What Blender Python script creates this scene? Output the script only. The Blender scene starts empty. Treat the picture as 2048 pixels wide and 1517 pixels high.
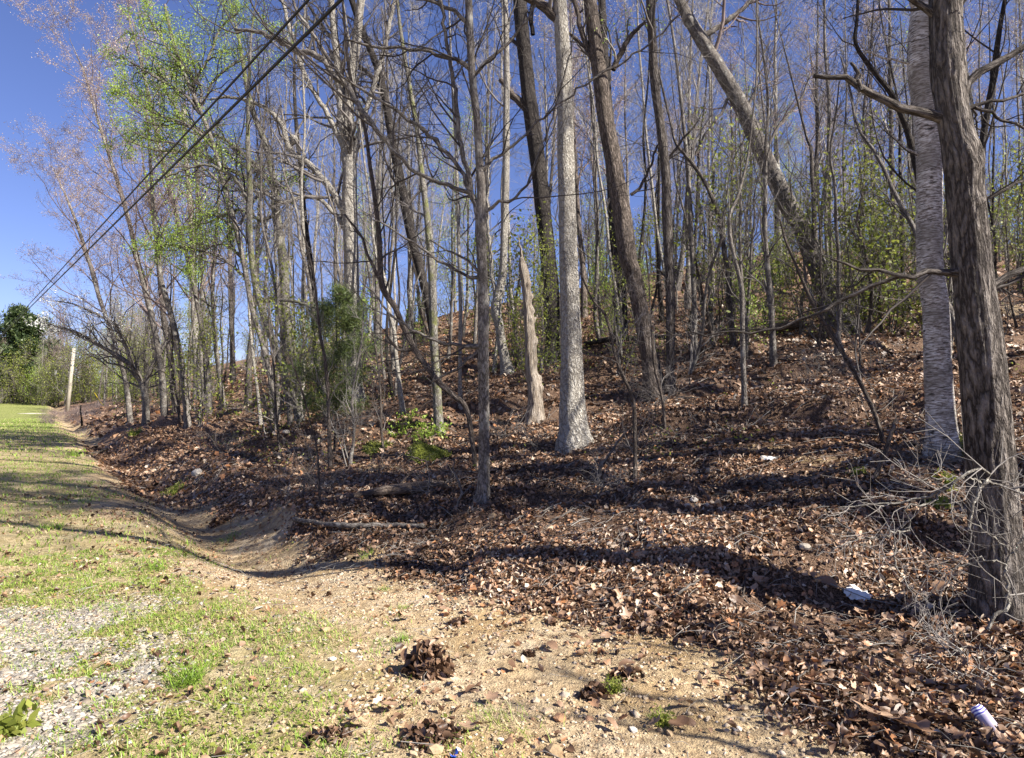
import bpy, math
import numpy as np

# ------------------------------------------------------------------ camera, sky, sun, exposure
S = bpy.context.scene
COL = S.collection
F = 1365.3          # focal length in pixels of a 2048 px wide frame
PITCH = math.radians(2.0)
CAM = np.array([0.0, 0.0, 1.65])
cd = bpy.data.cameras.new('camera'); cam = bpy.data.objects.new('camera', cd); COL.objects.link(cam)
cam.location = CAM; cam.rotation_euler = (math.radians(90) + PITCH, 0, 0)
cd.sensor_width = 36; cd.lens = 24; cd.clip_start = .05; cd.clip_end = 6000
S.camera = cam
SUN_AZ, SUN_EL = 117.0, 38.0        # compass degrees clockwise from +Y
W = bpy.data.worlds.new('World'); S.world = W; W.use_nodes = True
wn = W.node_tree; wn.nodes.clear()
sky = wn.nodes.new('ShaderNodeTexSky'); sky.sky_type = 'NISHITA'; sky.sun_disc = False
sky.sun_elevation = math.radians(SUN_EL); sky.sun_rotation = math.radians(SUN_AZ)
sky.ozone_density = 3.2; sky.air_density = .95; sky.dust_density = .35; sky.altitude = 250
bg = wn.nodes.new('ShaderNodeBackground'); bg.inputs[1].default_value = .05
wo = wn.nodes.new('ShaderNodeOutputWorld')
hs = wn.nodes.new('ShaderNodeMix'); hs.data_type = 'RGBA'; hs.blend_type = 'MULTIPLY'; hs.inputs[0].default_value = 1
hs.inputs[7].default_value = (.95, .88, 1.2, 1)      # deep violet-blue spring sky
wn.links.new(sky.outputs[0], hs.inputs[6]); wn.links.new(hs.outputs[2], bg.inputs[0]); wn.links.new(bg.outputs[0], wo.inputs[0])
ld = bpy.data.lights.new('sun', 'SUN'); ld.energy = 5.0; ld.angle = math.radians(.53); ld.color = (1, .95, .87)
lo = bpy.data.objects.new('sun', ld); COL.objects.link(lo)
a_, e_ = math.radians(SUN_AZ), math.radians(SUN_EL)
SUNV = np.array([math.sin(a_) * math.cos(e_), math.cos(a_) * math.cos(e_), math.sin(e_)])
from mathutils import Vector
lo.rotation_euler = Vector(SUNV).to_track_quat('Z', 'Y').to_euler()
lo.location = (30, -10, 30)
S.view_settings.view_transform = 'Standard'; S.view_settings.look = 'None'
S.view_settings.exposure = 1.45; S.view_settings.gamma = 1
try: S.view_settings.use_curve_mapping = False
except Exception: pass
S.cycles.max_bounces = 5; S.cycles.diffuse_bounces = 2; S.cycles.glossy_bounces = 1
S.cycles.transmission_bounces = 3; S.cycles.transparent_max_bounces = 4
S.render.film_transparent = False

# ------------------------------------------------------------------ helpers
def vnoise(p):
    p = np.asarray(p, float); i = np.floor(p).astype(np.int64); f = p - i; f = f * f * (3 - 2 * f)
    def h(a, b, c):
        n = (a * 374761393 + b * 668265263 + c * 1274126177) & 0x7fffffff
        n = ((n ^ (n >> 13)) * 1103515245) & 0x7fffffff
        n = ((n ^ (n >> 15)) * 69069) & 0x7fffffff
        return (n & 0xffffff) / float(0xffffff)
    r = 0
    for dx in (0, 1):
        for dy in (0, 1):
            for dz in (0, 1):
                w = (f[..., 0] if dx else 1 - f[..., 0]) * (f[..., 1] if dy else 1 - f[..., 1]) * (f[..., 2] if dz else 1 - f[..., 2])
                r = r + w * h(i[..., 0] + dx, i[..., 1] + dy, i[..., 2] + dz)
    return r
def fbm(p, o=4):
    r, a, t = 0, 1, 0
    p = np.asarray(p, float)
    for k in range(o):
        r = r + a * vnoise(p * 2 ** k + 17.3 * k); t += a; a *= .5
    return r / t
def n2(x, y, s, o=3, z=0):
    x, y = np.broadcast_arrays(np.asarray(x, float), np.asarray(y, float))
    return fbm(np.stack([x * s, y * s, np.full(x.shape, z + .5)], -1), o)
def sm(t): t = np.clip(t, 0, 1); return t * t * (3 - 2 * t)
def norm(v): return v / np.maximum(np.linalg.norm(v, axis=-1, keepdims=True), 1e-9)

def road(x, y):
    D = (x - 1.4) * .82 + (y - 3) * .57
    s = -(x - 1.4) * .57 + (y - 3) * .82
    return D, s
def height(x, y):
    x, y = np.asarray(x, float), np.asarray(y, float)
    D, s = road(x, y)
    k = .24 + .13 * sm((s - 6) / 26)
    d0 = 1.3 * (1 - sm(s / 12)) - .2
    t = (D - d0) / .7
    w = .7 * (np.log1p(np.exp(-np.abs(t))) + np.maximum(t, 0))
    hh = k * w
    c, M = 4.0, 15.0
    hh = -c * np.log(np.exp(-hh / c) + np.exp(-M / c)) + c * np.log(1 + np.exp(-M / c))
    ditch = -.36 * np.exp(-((D + .75) / .6) ** 2) * sm((s - 3) / 4) * (.75 + .5 * n2(x, y, .6, 2, 12)) + .14 * np.exp(-((D - .35) / .5) ** 2) * sm((s - 4) / 4)
    left = 2.0 * sm((y - 45) / 75) * sm((8 - D) / 12)
    scarp = n2(x * .8, y * 1.25, .42, 3, 61)
    nz = .3 * (n2(x, y, .45, 3) - .5) * (.2 + sm((D + .3) / 2)) + .30 * (sm((scarp - .5) * 11 + .5) - .5) * sm((D - .4) / 1.5) * (1 - .5 * sm((s - 25) / 20)) + .16 * (sm((n2(x, y, .8, 2, 66) - .5) * 9 + .5) - .5) * sm((D + .6) / .8) * sm((6 - D) / 3) * sm((s - 1.5) / 2.5) + .07 * (n2(x, y, 2.3, 3, 5) - .5) + .022 * (n2(x, y, 7.5, 2, 15) - .5) + 1.2 * (n2(x, y, .07, 2, 9) - .5) * sm((D - 2) / 12)
    return hh + ditch + left + nz
def ray(px, py, Y):
    px, py, Y = np.broadcast_arrays(np.asarray(px, float), np.asarray(py, float), np.asarray(Y, float))
    a, b = (px - 1024) / F, (758.5 - py) / F
    dy = math.cos(PITCH) - b * math.sin(PITCH); dz = math.sin(PITCH) + b * math.cos(PITCH)
    return np.stack([CAM[0] + a / dy * Y, CAM[1] + Y, CAM[2] + dz / dy * Y], -1)
_T = np.geomspace(1.2, 220, 5000)
def hit(px, py):
    P = ray(px, py, _T); h = height(P[:, 0], P[:, 1]); k = np.nonzero(P[:, 2] < h)[0]
    if len(k) == 0: return P[-1]
    i = k[0]; return np.array([P[i, 0], P[i, 1], h[i]])

def tag(o, label=None, cat=None, group=None, kind=None):
    if label: o['label'] = label
    if cat: o['category'] = cat
    if group: o['group'] = group
    if kind: o['kind'] = kind
    return o
def empty(name, loc, label, cat, group=None):
    o = bpy.data.objects.new(name, None); COL.objects.link(o); o.location = loc; o.empty_display_size = .2
    return tag(o, label, cat, group)
def mesh(name, V, faces, mat, smooth=True, attrs=None, cattrs=None):
    """faces: list of int arrays (n,3)/(n,4)"""
    me = bpy.data.meshes.new(name); V = np.asarray(V, np.float32)
    faces = [np.asarray(f, np.int32) for f in faces if len(f)]
    nl = sum(f.size for f in faces); nf = sum(len(f) for f in faces)
    me.vertices.add(len(V)); me.vertices.foreach_set('co', V.ravel())
    me.loops.add(nl); me.loops.foreach_set('vertex_index', np.concatenate([f.ravel() for f in faces]))
    me.polygons.add(nf)
    tot = np.concatenate([np.full(len(f), f.shape[1], np.int32) for f in faces])
    st = np.zeros(nf, np.int32); st[1:] = np.cumsum(tot)[:-1]
    me.polygons.foreach_set('loop_start', st)
    if smooth: me.polygons.foreach_set('use_smooth', np.ones(nf, bool))
    for k, a in (attrs or {}).items():
        at = me.attributes.new(k, 'FLOAT', 'POINT'); at.data.foreach_set('value', np.asarray(a, np.float32).ravel())
    for k, a in (cattrs or {}).items():
        at = me.attributes.new(k, 'FLOAT_VECTOR', 'POINT'); at.data.foreach_set('vector', np.asarray(a, np.float32).ravel())
    me.materials.append(mat); me.update(calc_edges=True)
    return me
def obj(name, me, parent=None, loc=None, kind=None):
    o = bpy.data.objects.new(name, me); COL.objects.link(o)
    if parent is not None: o.parent = parent
    if loc is not None: o.location = loc
    if kind: o['kind'] = kind
    return o

# ---- materials
class M:
    def __init__(s, name, rough=.8, spec=.3):
        s.m = bpy.data.materials.new(name); s.m.use_nodes = True; s.t = s.m.node_tree; s.n = s.t.nodes
        s.b = s.n['Principled BSDF']; s.b.inputs['Roughness'].default_value = rough
        s.b.inputs['Specular IOR Level'].default_value = spec
    def add(s, t, **k):
        n = s.n.new(t)
        for a, v in k.items(): setattr(n, a, v)
        return n
    def link(s, a, b): s.t.links.new(a, b)
    def noise(s, vec, scale, detail=3, rough=.55, sc=None, dist=0):
        if sc is not None:
            mp = s.add('ShaderNodeMapping'); mp.inputs['Scale'].default_value = sc; s.link(vec, mp.inputs[0]); vec = mp.outputs[0]
        n = s.add('ShaderNodeTexNoise'); n.inputs['Scale'].default_value = scale; n.inputs['Detail'].default_value = detail
        n.inputs['Roughness'].default_value = rough; n.inputs['Distortion'].default_value = dist; s.link(vec, n.inputs['Vector']); return n.outputs[0]
    def ramp(s, fac, stops, interp='LINEAR'):
        r = s.add('ShaderNodeValToRGB'); r.color_ramp.interpolation = interp; e = r.color_ramp.elements
        while len(e) < len(stops): e.new(.5)
        for x, (p, c) in zip(e, stops): x.position = p; x.color = (*c, 1) if len(c) == 3 else (c[0], c[0], c[0], 1)
        s.link(fac, r.inputs[0]); return r.outputs[0]
    def mix(s, f, a, b, mode='MIX'):
        x = s.add('ShaderNodeMix', data_type='RGBA', blend_type=mode)
        for i, v in ((0, f), (6, a), (7, b)):
            if isinstance(v, (int, float)): x.inputs[i].default_value = v
            elif isinstance(v, tuple): x.inputs[i].default_value = (*v, 1)
            else: s.link(v, x.inputs[i])
        return x.outputs[2]
    def math(s, op, a, b=None):
        x = s.add('ShaderNodeMath', operation=op, use_clamp=False)
        for i, v in enumerate((a, b)):
            if v is None: continue
            if isinstance(v, (int, float)): x.inputs[i].default_value = v
            else: s.link(v, x.inputs[i])
        return x.outputs[0]
    def attr(s, name, out='Fac'): a = s.add('ShaderNodeAttribute'); a.attribute_name = name; return a.outputs[out]
    def pos(s): return s.add('ShaderNodeNewGeometry').outputs['Position']
    def bump(s, h, strength, dist):
        b = s.add('ShaderNodeBump'); b.inputs['Strength'].default_value = strength; b.inputs['Distance'].default_value = dist
        s.link(h, b.inputs['Height']); s.link(b.outputs[0], s.b.inputs['Normal'])
    def col(s, c):
        if isinstance(c, tuple): s.b.inputs['Base Color'].default_value = (*c, 1)
        else: s.link(c, s.b.inputs['Base Color'])
        return s
    def translucent(s, colour, f):
        tr = s.add('ShaderNodeBsdfTranslucent'); mx = s.add('ShaderNodeMixShader'); mx.inputs[0].default_value = f
        if isinstance(colour, tuple): tr.inputs[0].default_value = (*colour, 1)
        else: s.link(colour, tr.inputs[0])
        out = s.n['Material Output']; s.link(s.b.outputs[0], mx.inputs[1]); s.link(tr.outputs[0], mx.inputs[2]); s.link(mx.outputs[0], out.inputs[0])
        return s

def bark(name, dark, mid, light, vs=(22, 22, 4), patch=None, pf=(.55, .7), bumpd=.012, rough=.9, crack=7):
    m = M(name, rough, .15); v = m.attr('bark', 'Vector')
    n0 = m.noise(v, 1, 5, .6, vs, .1)
    n = m.math('MULTIPLY', m.math('ABSOLUTE', m.math('SUBTRACT', n0, .5)), crack)
    fine = m.noise(v, 1, 4, .7, (vs[0] * 3, vs[1] * 3, vs[2] * 4))
    c = m.ramp(n, [(.05, dark), (.32, mid), (1, light)])
    c = m.mix(m.ramp(fine, [(.4, (.5,)), (.56, (0,))]), c, dark)
    big = m.noise(v, 1.3, 4, .6, (1, 1, .7))
    c = m.mix(m.ramp(big, [(.35, (0,)), (.7, (.45,))]), c, m.mix(.5, c, light))
    if patch:
        pn = m.noise(v, 5, 5, .6, (1, 1, .6))
        c = m.mix(m.ramp(pn, [(pf[0], (0,)), (pf[1], (.75,))]), c, patch)
    m.col(c); m.bump(n, .9, bumpd)
    return m.m
B_FURROW = bark('bark_furrowed', (.03, .024, .02), (.155, .13, .112), (.33, .29, .255), (30, 30, 4.2), bumpd=.05, crack=6)
B_PALE = bark('bark_pale', (.16, .14, .12), (.40, .36, .30), (.58, .54, .47), (24, 24, 8), bumpd=.03, crack=11)
B_DARK = bark('bark_dark', (.018, .015, .013), (.05, .043, .037), (.13, .11, .1), (34, 34, 9), bumpd=.03, crack=5)
B_BROWN = bark('bark_brown', (.035, .027, .021), (.13, .105, .088), (.27, .22, .185), (32, 32, 5), bumpd=.03, crack=7)
B_GREY = bark('bark_grey', (.045, .038, .032), (.15, .13, .112), (.29, .26, .23), (34, 34, 9), patch=(.44, .43, .38), bumpd=.008)
B_MOSSY = bark('bark_mossy', (.05, .042, .034), (.16, .145, .12), (.34, .32, .28), (34, 34, 9), patch=(.16, .17, .05), pf=(.5, .62), bumpd=.01)
B_SNAG = bark('bark_snag', (.09, .065, .045), (.42, .34, .26), (.6, .52, .43), (38, 38, 2.2), bumpd=.03, crack=9)
B_LOG = bark('bark_log', (.06, .045, .035), (.15, .11, .085), (.28, .22, .17), (40, 40, 3), bumpd=.012)
B_POLE = bark('pole_wood', (.25, .22, .17), (.38, .34, .27), (.48, .44, .36), (40, 40, 1), bumpd=.004)
def birch_mat():
    m = M('bark_birch', .7, .25); v = m.attr('bark', 'Vector')
    n = m.noise(v, 1, 5, .65, (22, 22, 70), .4)
    c = m.ramp(n, [(.3, (.05, .035, .028)), (.43, (.2, .16, .13)), (.53, (.47, .43, .38)), (.66, (.74, .71, .66))])
    d = m.noise(v, 1, 3, .5, (16, 16, 60)); d = m.ramp(d, [(.61, (0,)), (.65, (1,))]); c = m.mix(d, c, (.035, .028, .022))
    big = m.ramp(m.noise(v, 3.2, 5), [(.42, (0,)), (.58, (.65,))]); c = m.mix(big, c, (.15, .13, .105))
    m.col(c); m.bump(n, .7, .006); return m.m
B_BIRCH = birch_mat()
def twig_mat(name, a, b):
    m = M(name, .75, .25); n = m.noise(m.pos(), 1.1, 3); m.col(m.ramp(n, [(.35, a), (.65, b)])); return m.m
T_GREY = twig_mat('twig_grey', (.06, .05, .045), (.18, .16, .145))
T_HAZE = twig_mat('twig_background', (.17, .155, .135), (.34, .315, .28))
T_DARK = twig_mat('twig_dark', (.03, .025, .022), (.075, .062, .055))
T_PINK = twig_mat('twig_pinkish', (.13, .095, .085), (.27, .205, .185))
T_PALE = twig_mat('twig_pale', (.14, .125, .11), (.3, .27, .24))
def leaf_mat(name, stops, tr=.35, rough=.5, spec=.35):
    m = M(name, rough, spec); c = m.ramp(m.attr('tint'), stops); m.col(c)
    if tr: m.translucent(c, tr)
    return m.m
L_GREEN = leaf_mat('leaf_spring_green', [(0, (.16, .26, .025)), (.5, (.32, .45, .06)), (1, (.5, .6, .16))], .5)
L_SHRUB = leaf_mat('leaf_shrub_green', [(0, (.13, .16, .03)), (.5, (.25, .29, .05)), (1, (.4, .41, .1))], .5)
L_DKGREEN = leaf_mat('needle_green', [(0, (.03, .048, .015)), (.5, (.08, .112, .03)), (1, (.17, .2, .06))], .3)
L_SPRUCE = leaf_mat('spruce_green', [(0, (.012, .024, .008)), (.6, (.04, .065, .02)), (1, (.11, .14, .045))], .2)
L_BUD = leaf_mat('bud', [(0, (.42, .27, .23)), (.5, (.48, .38, .31)), (1, (.52, .48, .34))], .4)
L_BLOSSOM = leaf_mat('blossom', [(0, (.75, .76, .66)), (1, (.88, .88, .84))], .3)
L_DEAD = leaf_mat('dead_leaf', [(0, (.035, .021, .014)), (.22, (.09, .048, .027)), (.45, (.21, .122, .07)), (.66, (.36, .235, .15)), (.8, (.34, .15, .06)), (.9, (.46, .33, .22)), (1, (.6, .49, .37))], .14, .5, .5)
L_GRASS = leaf_mat('grass_blade', [(0, (.12, .2, .02)), (.35, (.22, .35, .04)), (.6, (.36, .46, .09)), (.7, (.5, .4, .22)), (1, (.62, .54, .36))], .35)

def ground_mat():
    m = M('ground', .95, .1); p = m.pos()
    g1 = m.noise(p, 1.7, 5); g2 = m.noise(p, 14, 5, .65); g3 = m.noise(p, 90, 3, .7)
    dirt = m.ramp(g1, [(.3, (.44, .30, .14)), (.5, (.54, .41, .24)), (.7, (.62, .51, .35))])
    dirt = m.mix(m.ramp(g2, [(.38, (.8,)), (.56, (0,))]), dirt, (.25, .165, .09))
    dirt = m.mix(m.ramp(g3, [(.42, (.55,)), (.56, (0,))]), dirt, (.3, .21, .13))
    lf = m.ramp(g3, [(.38, (.03, .018, .012)), (.48, (.09, .055, .036)), (.58, (.22, .145, .1))])
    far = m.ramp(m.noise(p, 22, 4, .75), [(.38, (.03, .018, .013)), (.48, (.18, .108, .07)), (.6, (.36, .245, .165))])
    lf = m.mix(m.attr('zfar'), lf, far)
    gravel = m.ramp(g2, [(.35, (.26, .23, .19)), (.6, (.4, .37, .33))])
    grass = m.ramp(m.noise(p, 6, 5, .7), [(.35, (.1, .12, .03)), (.48, (.24, .25, .08)), (.6, (.42, .35, .2)), (.7, (.3, .32, .09))])
    grass = m.mix(m.ramp(m.attr('zlush'), [(.5, (0,)), (1, (.5,))]), grass, (.16, .2, .04))
    def mask(a, lo=.42, hi=.58):
        nn = m.noise(p, 9, 4, .7)
        s = m.math('ADD', m.attr(a), m.math('MULTIPLY', m.math('SUBTRACT', nn, .5), .7))
        return m.ramp(s, [(lo, (0,)), (hi, (1,))])
    c = m.mix(mask('zgravel'), dirt, gravel)
    c = m.mix(m.math('MULTIPLY', mask('zgrass'), m.attr('zlush')), c, grass)
    c = m.mix(mask('zleaf'), c, lf)
    m.col(c); hgt = m.math('ADD', m.math('MULTIPLY', g2, .75), m.math('MULTIPLY', g3, .25)); m.bump(hgt, 1, .075)
    return m.m
def stone_mat(name, stops):
    m = M(name, .8, .3); n = m.noise(m.pos(), 60, 4)
    c = m.ramp(m.attr('tint'), stops); c = m.mix(m.ramp(n, [(.35, (.5,)), (.6, (0,))]), c, m.mix(.5, c, (.12, .09, .06)))
    m.col(c); m.bump(n, .4, .01); return m.m
ST_DIRT = stone_mat('stone_tan', [(0, (.36, .25, .14)), (.4, (.45, .34, .22)), (.75, (.5, .41, .3)), (.88, (.42, .2, .09)), (.94, (.3, .22, .15)), (1, (.58, .52, .44))])
ST_GREY = stone_mat('stone_grey', [(0, (.2, .165, .125)), (.5, (.34, .295, .235)), (1, (.47, .425, .36))])

# ---- geometry builders
def tubes(P, R, sides, bark_attr=False, cap=False, shape=None):
    """P (N,m,3), R (N,m) -> V, quads, bark coords"""
    N, m, _ = P.shape
    T = np.gradient(P, axis=1); T = norm(T)
    avg = norm(P[:, -1] - P[:, 0])
    ref = np.where(np.abs(avg[:, 2:3]) < .8, np.array([[0, 0, 1.0]]), np.array([[0, 1.0, 0]]))
    ref = norm(ref - (ref * avg).sum(-1, keepdims=True) * avg)[:, None, :]
    n1 = norm(ref - (ref * T).sum(-1, keepdims=True) * T); nb = np.cross(T, n1)
    th = np.arange(sides) / sides * 2 * math.pi
    c, s = np.cos(th), np.sin(th)
    rr = R[..., None] * (shape if shape is not None else 1.0)
    rr = np.broadcast_to(rr, (N, m, sides))
    off = n1[:, :, None, :] * (rr * c)[..., None] + nb[:, :, None, :] * (rr * s)[..., None]
    V = (P[:, :, None, :] + off).reshape(-1, 3)
    base = (np.arange(N) * m * sides)[:, None, None]
    i = np.arange(m - 1)[None, :, None] * sides; j = np.arange(sides)[None, None, :]; j2 = (j + 1) % sides
    q = np.stack([base + i + j, base + i + j2, base + i + sides + j2, base + i + sides + j], -1).reshape(-1, 4)
    bc = None
    if bark_attr:
        L = np.concatenate([np.zeros((N, 1)), np.cumsum(np.linalg.norm(np.diff(P, axis=1), axis=-1), 1)], 1)
        r0 = np.maximum(R.mean(1), .01)[:, None, None]
        bc = np.stack(np.broadcast_arrays(r0 * c + np.arange(N)[:, None, None] * 3.1, r0 * s, L[:, :, None]), -1).reshape(-1, 3)
    return V, q, bc
class Acc:
    def __init__(s): s.V, s.Q, s.T, s.a, s.n = [], [], [], [], 0
    def add(s, V, Q=None, T=None, a=None):
        s.V.append(V)
        if Q is not None: s.Q.append(Q + s.n)
        if T is not None: s.T.append(T + s.n)
        s.a.append(a if a is not None else np.zeros(len(V))); s.n += len(V)
    def tubes(s, P, R, sides): V, q, _ = tubes(P, R, sides); s.add(V, Q=q)
    def mesh(s, name, mat, smooth=True, attr=None):
        f = []
        if s.Q: f.append(np.concatenate(s.Q))
        if s.T: f.append(np.concatenate(s.T))
        return mesh(name, np.concatenate(s.V), f, mat, smooth, {attr: np.concatenate(s.a)} if attr else None)

def catmull(P, n):
    P = np.asarray(P, float); k = len(P)
    Q = np.vstack([2 * P[0] - P[1], P, 2 * P[-1] - P[-2]])
    d = np.concatenate([[0], np.cumsum(np.linalg.norm(np.diff(P[:, :3], axis=0), axis=1))]); u = np.linspace(0, d[-1], n)
    i = np.clip(np.searchsorted(d, u, side='right') - 1, 0, k - 2); t = ((u - d[i]) / np.maximum(d[i + 1] - d[i], 1e-6))[:, None]
    p0, p1, p2, p3 = Q[i], Q[i + 1], Q[i + 2], Q[i + 3]
    return .5 * (2 * p1 + (p2 - p0) * t + (2 * p0 - 5 * p1 + 4 * p2 - p3) * t ** 2 + (3 * p1 - p0 - 3 * p2 + p3) * t ** 3)

def trunk_mesh(name, PR, mat, sides=20, step=.08, amp=.08, freq=9, seed=0, lobes=.18, flare_h=.35, knots=()):
    """PR (k,4) points + radius, bottom to top"""
    L = np.linalg.norm(np.diff(PR[:, :3], axis=0), axis=1).sum(); n = int(max(8, min(330, L / step)))
    C = catmull(PR, n); P, R = C[:, :3], np.maximum(C[:, 3], .004)
    th = np.arange(sides) / sides * 2 * math.pi
    l = np.linspace(0, L, n)
    z = np.broadcast_to(l[:, None], (n, sides)); r0 = R.mean()
    cx = np.broadcast_to(np.cos(th)[None], z.shape); sy = np.broadcast_to(np.sin(th)[None], z.shape)
    f = np.minimum(1, np.abs(fbm(np.stack([cx * freq * r0 * 6 + seed * 7.7, sy * freq * r0 * 6, z * freq * .16], -1), 3) - .5) * 7) * .6 - .4
    big = fbm(np.stack([cx * .9 + seed, sy * .9, z * 1.1], -1), 2) - .5
    shape = 1 + amp * 2 * f + .16 * big
    fl = np.exp(-z / flare_h); shape = shape + lobes * fl * (np.cos(th * 4 + seed)[None] * .6 + np.cos(th * 7 + 2 * seed)[None] * .4)
    for (kz, kt, ks, kh) in knots:
        dth = np.abs((th[None] - kt + math.pi) % (2 * math.pi) - math.pi) * R[:, None]
        g = ((z - kz) ** 2 + dth ** 2) / ks ** 2
        shape = shape + kh / np.maximum(R[:, None], .01) * (np.exp(-g) - .9 * np.exp(-g * 6))
    V, q, bc = tubes(P[None], R[None], sides, True, shape=shape[None])
    # cap the top
    nt = len(V); V = np.vstack([V, P[-1] + (P[-1] - P[-2]) * .3]); bc = np.vstack([bc, bc[-1]])
    b = (n - 1) * sides; j = np.arange(sides); tri = np.stack([b + j, b + (j + 1) % sides, np.full(sides, nt)], -1)
    return mesh(name, V, [q, tri], mat, True, None, {'bark': bc})

def grow(rng, P0, D, L, R, n, wob, up, taper=.3):
    N = len(P0); P = np.empty((N, n + 1, 3)); P[:, 0] = P0; d = norm(D.copy()); st = (L / n)[:, None]
    for i in range(n):
        d = norm(d + rng.normal(0, wob, (N, 3)) + np.array([0, 0, up])); P[:, i + 1] = P[:, i] + d * st
    Rr = R[:, None] * (1 - (1 - taper) * np.linspace(0, 1, n + 1))[None] ** 1.0
    return P, Rr
def kids(rng, P, R, per, tmin, tmax, ang, L, lr, rr, flat=0):
    N, m, _ = P.shape; idx = np.repeat(np.arange(N), per); K = len(idx)
    u = np.clip((np.tile(np.linspace(0, 1, per), N) + rng.uniform(-.5, .5, K) / per), 0, 1) * (tmax - tmin) + tmin
    f = u * (m - 1); i = np.minimum(f.astype(int), m - 2); t = (f - i)[:, None]
    p = P[idx, i] * (1 - t) + P[idx, i + 1] * t; r = R[idx, i] * (1 - t[:, 0]) + R[idx, i + 1] * t[:, 0]
    tg = norm(P[idx, i + 1] - P[idx, i])
    a = rng.normal(0, 1, (K, 3)); a[:, 2] *= (1 - flat); pr = norm(a - (a * tg).sum(-1, keepdims=True) * tg)
    an = rng.uniform(ang[0], ang[1], K)[:, None]
    d = tg * np.cos(an) + pr * np.sin(an)
    LL = L[idx] * lr * (1.15 - .65 * u) * rng.uniform(.6, 1.3, K)
    return p, d, LL, np.minimum(r * .85, np.maximum(r * rr, .0015))
FINE = [2]
def crown(rng, p, d, L, R, levels, acc, minr=.004, sides=(5, 4, 3, 3, 3), up=.06, wob=.18):
    """levels: list of (per, angle lo, hi, length ratio); returns tip points"""
    tips = []
    n = 7
    for k in range(len(levels) + 1):
        P, Rr = grow(rng, p, d, L, R, n, wob, up, .35); Rr = np.maximum(Rr, minr if k < len(levels) else minr * .8)
        acc.tubes(P, Rr, sides[min(k, len(sides) - 1)])
        if k == len(levels): tips.append(P[:, -1]); tips.append(P[:, n // 2])
        if k < len(levels):
            per, a0, a1, lr = levels[k]
            p, d, L, R = kids(rng, P, Rr, per, .18, 1.0, (a0, a1), L, lr, .42)
            n = (5, 3, 3, 2)[k] if k < len(levels) - 1 else FINE[0]
    return np.concatenate(tips)
def leaves(rng, C, size, spread, acc, per=1, aspect=.6, droop=0, tint=(.2, .9)):
    C = np.repeat(C, per, 0); N = len(C); C = C + rng.normal(0, spread, (N, 3))
    a = norm(rng.normal(0, 1, (N, 3)) + np.array([0, 0, -droop])); b = norm(np.cross(a, rng.normal(0, 1, (N, 3))))
    s = size * rng.uniform(.55, 1.35, N)[:, None]
    V = np.stack([C, C + a * s * .5 + b * s * aspect * .5, C + a * s, C + a * s * .5 - b * s * aspect * .5], 1).reshape(-1, 3)
    q = np.arange(N)[:, None] * 4 + np.array([0, 1, 2, 3]); acc.add(V, Q=q, a=np.repeat(rng.uniform(tint[0], tint[1], N), 4))

# ------------------------------------------------------------------ the ground
GM = ground_mat()
def zones(x, y):
    D, s = road(x, y)
    wig = (n2(x, y, .9, 3, 3) - .5) * 1.5 + (n2(x, y, 4, 2, 30) - .5) * .35
    # bare tan bank along the foot of the slope
    edge = .5 * (1 - sm((s - .5) / 6)) - .35 * sm((s - 7) / 6)
    bare = sm((n2(x, y, .55, 3, 200) - .60) * 9) * .55 * (s < 30)
    leaf = sm((D - edge + wig * .75) / .5 + .5) - bare
    leaf = np.maximum(leaf, .8 * sm((D + 1.3 * sm((s - 9) / 6)) / .6 + .5 + wig * .9) * sm((s - 9) / 4) * sm((38 - s) / 8))
    gp = n2(x, y, 1.9, 4, 300)
    gravel = sm((-1.35 - x - (y - 3.0) * .30 + wig * .8) / .8) * sm((6.0 - y + wig * 1.5) / 1.4)
    gravel = gravel * sm((gp - .42) * 9 + .35 * sm((4.6 - y) / .8) * sm((-x - 1.9) / .8))
    gravel = np.maximum(gravel, .45 * np.exp(-(((x + 5.3) / .8) ** 2 + ((y - 9) / 1.2) ** 2)) * (1 - leaf))
    patch = n2(x, y, .8, 3, 41)
    grass = sm((-D - .9) / 1.5 + (patch - .5) * 2.6) * (1 - .8 * gravel) * (1 - .6 * sm(leaf))
    grass = np.maximum(grass, sm((y - 22) / 12) * sm((-D - 1.0) / 2))
    lush = .35 + .65 * sm((y - 28) / 20)
    return np.clip(leaf, 0, 1), np.clip(gravel, 0, 1), np.clip(grass, 0, 1), lush
def build_ground():
    r = np.concatenate([np.geomspace(.5, 130, 370), np.geomspace(135, 3500, 30)])
    an = np.concatenate([np.linspace(-50, 52, 290), np.linspace(52, 310, 50)[1:-1]]) * math.pi / 180
    X = r[:, None] * np.sin(an)[None]; Y = r[:, None] * np.cos(an)[None]; Z = height(X, Y)
    V = np.stack([X, Y, Z], -1).reshape(-1, 3); na, nr = len(an), len(r)
    V = np.vstack([V, [0, 0, float(height(0, 0))]])
    i = np.arange(nr - 1)[:, None] * na; j = np.arange(na)[None]; j2 = (j + 1) % na
    q = np.stack([i + j, i + na + j, i + na + j2, i + j2], -1).reshape(-1, 4)
    j = np.arange(na); tri = np.stack([np.full(na, len(V) - 1), j, (j + 1) % na], -1)
    lf, gv, gs, lu = zones(V[:, 0], V[:, 1])
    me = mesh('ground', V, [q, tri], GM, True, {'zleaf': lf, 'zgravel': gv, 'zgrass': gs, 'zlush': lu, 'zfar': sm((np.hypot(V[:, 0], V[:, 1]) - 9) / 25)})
    return tag(obj('ground', me), 'sloping woodland floor with a bare tan dirt bank and a grassy gravel verge', kind='structure')
ground = build_ground()
def gz(x, y): return height(x, y)
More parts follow.
